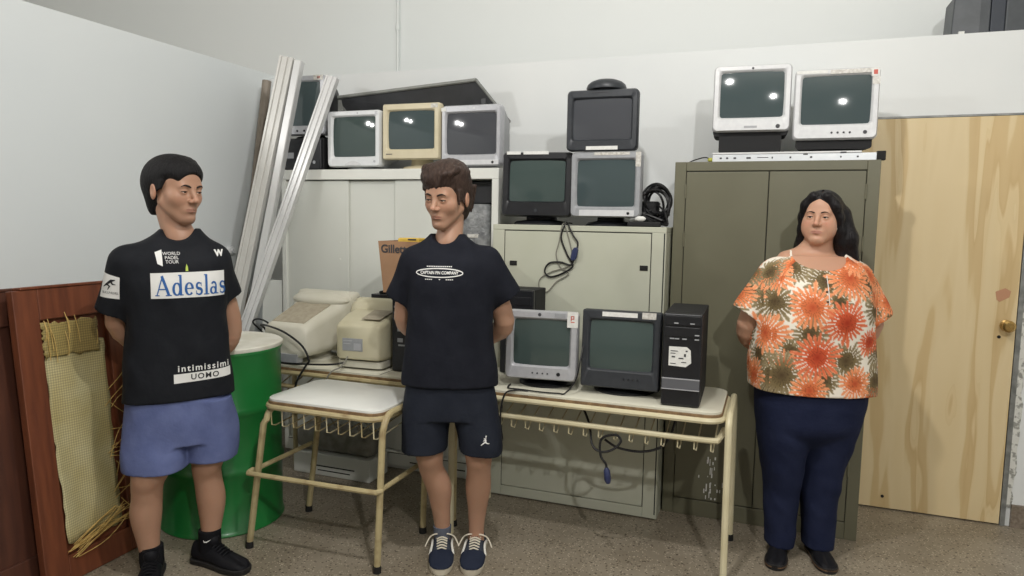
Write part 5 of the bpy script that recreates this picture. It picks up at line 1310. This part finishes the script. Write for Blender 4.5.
    E_((0,.03,-.155),(.10,.10,.06),.01,'d')
    rg = random.Random(5)
    for i in range(46):
        x0 = -.055+.11*rg.random(); x1 = x0*1.0+.006; z1 = .080+.006*rg.random()-5*x1*x1
        cone(h,(x0,-.030,.118-5*x0*x0),(x1,-.084+6.0*x1*x1,z1),.008,.004,.005,'u',T)
    for s_ in (-1,1):
        for i in range(10):
            y = -.022+.005*i; cone(h,(s_*.074,y,.030),(s_*.0765,y+.002,.006-.004*rg.random()-.0022*i),.007,.004,.004,'u',T)
    p2, q2 = h.mesh(); np_obj('hair', p2, q2, M['hair_black'], o)
    place(o, -1.385, 2.87); return o
man_left()

# ---------------------------------------------------------------- the woman on the right
def woman():
    T = (np.array((.006,-.012,1.537)), rotm(-.60,-.02,.03), .94)
    v = body_grid(T[0], T[2], (.16,.32,.80,1.0), 1.67, .40, -.34, .38)
    head(v, T, lid=.0037, full=.004, jaw=.002, nose=.98)
    nk = to_world((0,.028,-.075),T)
    cone(v, nk, (-.005,.02,1.37), .058, .068, .03)
    cone(v, (-.005,.02,1.38), (-.12,.02,1.355), .05, .035, .03); cone(v, (-.005,.02,1.38), (.12,.02,1.345), .05, .035, .03)
    tube_loft(v, [(.70,0,0,.20,.13),(.85,0,0,.22,.145),(1.0,0,0,.22,.145),(1.14,0,-.01,.215,.158),(1.25,0,-.006,.205,.142),(1.32,0,.0,.195,.115),(1.37,0,.015,.14,.085)], .03)
    chain(v, [((-.175,.01,1.305),.055),((-.262,.06,1.06),.050),((-.20,.15,.96),.045),((-.08,.215,.91),.030)], .02)
    chain(v, [((.180,.01,1.295),.055),((.280,.05,1.07),.052),((.22,.15,.95),.046),((.08,.225,.90),.030)], .02)
    hand(v, (-.08,.215,.91), (.8,.15,-.5), (-.2,1,0), 1, .9); hand(v, (.08,.238,.90), (-.8,.1,-.35), (.1,-1,0), 1, .9)
    for hx, ax_, ay, tx, ty in ((-.11,-.085,.03,-.145,-.10),(.10,.088,.02,.072,-.14)):
        chain(v, [((hx,0,.70),.10),((hx*.9,0,.45),.062),(((hx+ax_)/2,.02,.28),.05),((ax_,ay,.10),.036),((ax_,ay,.05),.034)], .02); cone(v, (ax_,ay,.030), (ax_*.6+tx*.4,ay*.6+ty*.4,.022), .022, .012, .02)
    pos, q = v.mesh()
    o = np_obj('person', pos, q, M['skin'], None, skin_colors(pos, T, (192,148,123), (158,98,90), 0, .3))
    tag(o, 'woman with long black hair in an orange flowered blouse standing before the olive wardrobe', 'person')
    face_bits(o, T, (-.15,0), .0030, .0, .0014, .0037)
    s = Vox(axis(-.38,.40,.0048), axis(-.26,.28,.0048), axis(.76,1.42,.0048))
    tube_loft(s, [(.78,.004,.0,.272,.190),(.86,.003,.0,.274,.190),(1.0,-.002,-.004,.264,.186),(1.12,-.002,-.012,.244,.190),(1.2,.0,-.012,.234,.180),(1.27,.002,-.006,.220,.160),(1.32,.002,.0,.196,.138),(1.355,.003,.012,.160,.108),(1.39,.003,.018,.12,.085)], .02, z0=.786, wr=.016, wsc=(8,8,4), seed=21, shear=(.03,.0))
    sleeve(s, (-.168,.005,1.285), (-.284,.02,1.106), .076, .068, wr=.014, seed=22)
    sleeve(s, (.172,.005,1.275), (.286,.015,1.100), .076, .069, wr=.014, seed=23)
    ell(s, (-.012,-.075,1.405), (.122,.125,.105), .004, 'd'); cone(s, (-.005,.03,1.36),(-.005,.04,1.45), .105, .11, .004, 'd')
    p2, q2 = s.mesh()
    # the print: chrysanthemum heads in orange and olive on cream
    x, y, zc = p2[:,0], p2[:,1], p2[:,2]
    ph = np.arctan2(x/.26, -(y)/.185); uu = np.where(np.abs(ph) < .9, x, np.sign(x)*(.26*math.sin(.9)+.235*(np.abs(ph)-.9)))
    slv = np.abs(x) > .245+.0*zc; uu = np.where(slv & (zc > 1.09), x, uu)
    col = np.tile(np.array(lin((236,228,214))[:3]),(len(p2),1))
    fl = [('g',-.229,1.371,.055),('g',-.218,1.18,.085),('g',-.025,1.272,.085),('g',-.186,.873,.10),('g',.166,1.267,.09),('g',.067,.943,.085),('g',-.092,1.054,.075),('g',.214,1.156,.085),('g',.24,.98,.085),('g',-.27,.95,.07),('g',.02,1.19,.06),('g',.22,.85,.07),('g',-.02,.86,.07),('g',-.30,1.30,.06),('g',.32,1.12,.05),
          ('o',-.225,1.30,.087),('o',-.087,1.166,.098),('o',.077,1.289,.103),('o',-.243,1.043,.085),('o',-.078,.815,.082),('o',.114,.846,.075),('o',.12,1.372,.085),('o',-.34,1.205,.075),('o',.225,1.21,.06),('o',.305,1.18,.07),('o',.27,1.06,.07),('o',-.31,.85,.08),('o',.33,.90,.08),('r',.054,1.105,.098),('r',-.054,.957,.098),('r',.175,1.02,.06)]
    k0 = len(fl); rg = random.Random(8)
    fl = [(a_,b_,c_,d_*1.12) for a_,b_,c_,d_ in fl]
    fl = [('g',-.14,1.33,.08),('o',.03,1.36,.07),('g',.27,1.27,.09),('g',-.28,1.22,.09),('g',-.16,.98,.07),('o',-.18,.93,.06),('o',.20,.80,.07),('g',-.22,.80,.07)]+fl+[('o',-.20,1.345,.075),('o',.235,1.30,.085),('g',-.285,1.30,.07)]
    for i in range(40):   # the back of the blouse
        fl.insert(0, ('or g'[rg.randrange(4)].replace(' ','g'), rg.choice((-1,1))*(.36+.30*rg.random()), .80+.55*rg.random(), .075+.02*rg.random()))
    nzv = noise(p2[:,0],p2[:,1],p2[:,2],(70,70,70),3)
    for i, (kd, fx, fz, r) in enumerate(fl):
        dx, dz = uu-fx, zc-fz; rr = np.sqrt(dx*dx+dz*dz)/r; th = np.arctan2(dz,dx)+i*1.3
        n = 21+(i*7) % 6; ph_ = th*n/(2*PI); pid = np.floor(ph_); fr_ = np.abs(ph_-pid-.5)*2
        ln = .74+.30*((np.sin(pid*12.9898+i*4.1)*43758.5) % 1)
        r = r; inside = (rr < ln) & (fr_ < np.clip(1.12-(rr/ln)**5*1.05,0,1)) & ((rr < .38) | (fr_ < .80))
        if kd == 'g': c0, c1, c2 = (78,62,42), (122,106,74), (206,192,160)
        elif kd == 'r': c0, c1, c2 = (160,52,32), (216,98,62), (244,176,132)
        else: c0, c1, c2 = (180,76,44), (228,132,84), (250,206,162)
        c0, c1, c2 = [np.array(lin(c)[:3]) for c in (c0,c1,c2)]
        t_ = np.clip(rr/.45,0,1)[:,None]; c = c0*(1-t_)+c1*t_
        e = np.clip((rr-.45)/.5,0,1)[:,None]*np.where(fr_ > .4, .75, .25)[:,None]; c = c*(1-e)+c2*e
        rim = ((fr_ > .74) & (rr > .15))[:,None]; c = np.where(rim, c*.62, c)
        col = np.where(inside[:,None], c, col)
    bl = np_obj('blouse', p2, q2, M['blouse'], o, col)
    bv = bvh_of(bl)
    for zz in (1.27,1.23,1.19):
        hb = bv.ray_cast(Vector((-.028,-.5,zz)), Vector((0,1,0)))
        if hb[0]: obj('button', MB().ball(hb[0], (.006,.003,.006), 10, 6), M['gum'], bl)
    pk = MB(); ribbon(pk, [(-.0,.0),(.0,-.12)], .0035); decal('placket', pk, bv, (-.022,0,1.295), (1,0,0), (0,0,1), (0,1,0), M['sticker'], bl)
    s = Vox(axis(-.32,.32,.0055), axis(-.24,.24,.0055), axis(.03,.86,.0055))
    tube_loft(s, [(.50,.0,.0,.06,.04),(.545,.0,.0,.13,.09),(.60,.0,.0,.195,.145),(.70,.004,.0,.232,.168),(.78,.008,0,.240,.172),(.84,.008,0,.24,.17)], .03, z0=.50, wr=.008)
    tube_loft(s, [(.04,-.085,.03,.060,.075),(.10,-.086,.03,.062,.078),(.28,-.089,.02,.074,.085),(.45,-.100,.0,.093,.105),(.6,-.106,0,.106,.13),(.78,-.11,0,.11,.14)], .012, z0=.052, z1=.78, wr=.010, wsc=(8,8,9), seed=31)
    tube_loft(s, [(.04,.090,.02,.064,.078),(.10,.088,.02,.066,.08),(.28,.078,.015,.076,.088),(.45,.086,.0,.090,.105),(.6,.106,0,.108,.13),(.78,.11,0,.11,.14)], .012, z0=.052, z1=.78, wr=.010, wsc=(8,8,9), seed=32)
    p2, q2 = s.mesh(); np_obj('trousers', p2, q2, M['trouser'], o, relax=1)
    shoe(o, (-.085,.03), (-.16,-.13), .245, .092, 'flat', .088); shoe(o, (.090,.02), (.070,-.18), .245, .092, 'flat', .088)
    # long straight hair parted in the middle
    h = Vox(axis(-.20,.24,.0032), axis(-.20,.20,.0032), axis(1.28,1.68,.0032))
    E_ = lambda c,r,k=.01,op='u': ell(h,c,r,k,op,T)
    E_((0,.016,.040),(.086,.104,.088),.02); E_((0,.05,.0),(.086,.078,.10),.03)
    for s_ in (-1,1):
        pts = [((s_*.030,-.066,.092),.022),((s_*.060,-.048,.050),.023),((s_*.074,-.020,.0),.022),((s_*.077,.0,-.06),.022),((s_*.082,.02,-.11),.022),((s_*.088,.050,-.165),.020),((s_*.09,.068,-.20),.012)]
        for (a,ra),(b,rb) in zip(pts[:-1],pts[1:]): cone(h,a,b,ra,rb,.02,'u',T)
        pts = [((s_*.05,.085,.02),.03),((s_*.075,.07,-.08),.03),((s_*.085,.075,-.18),.026),((s_*.08,.085,-.235),.012)]
        for (a,ra),(b,rb) in zip(pts[:-1],pts[1:]): cone(h,a,b,ra,rb,.03,'u',T)
    E_((0,.088,-.10),(.085,.030,.150),.03)
    cone(h,(.085,.05,.02),(.115,.06,-.09),.03,.034,.03,'u',T); cone(h,(.115,.06,-.09),(.152,.075,-.20),.034,.014,.03,'u',T); cone(h,(-.10,.06,-.13),(-.125,.10,-.20),.022,.008,.02,'u',T)
    E_((0,-.118,-.026),(.064,.085,.104),.006,'d'); E_((0,-.05,-.115),(.062,.075,.06),.006,'d'); E_((0,-.09,.118),(.003,.12,.012),.003,'d')
    p2, q2 = h.mesh()
    np_obj('hair', p2, q2, M['hair_long'], o)
    for s_ in (-1,1): obj('earring', MB().ball(to_world((s_*.0715,-.034,-.050),T), .0048, 10, 6), M['pearl'], o)
    place(o, 1.325, 3.05); return o
woman()
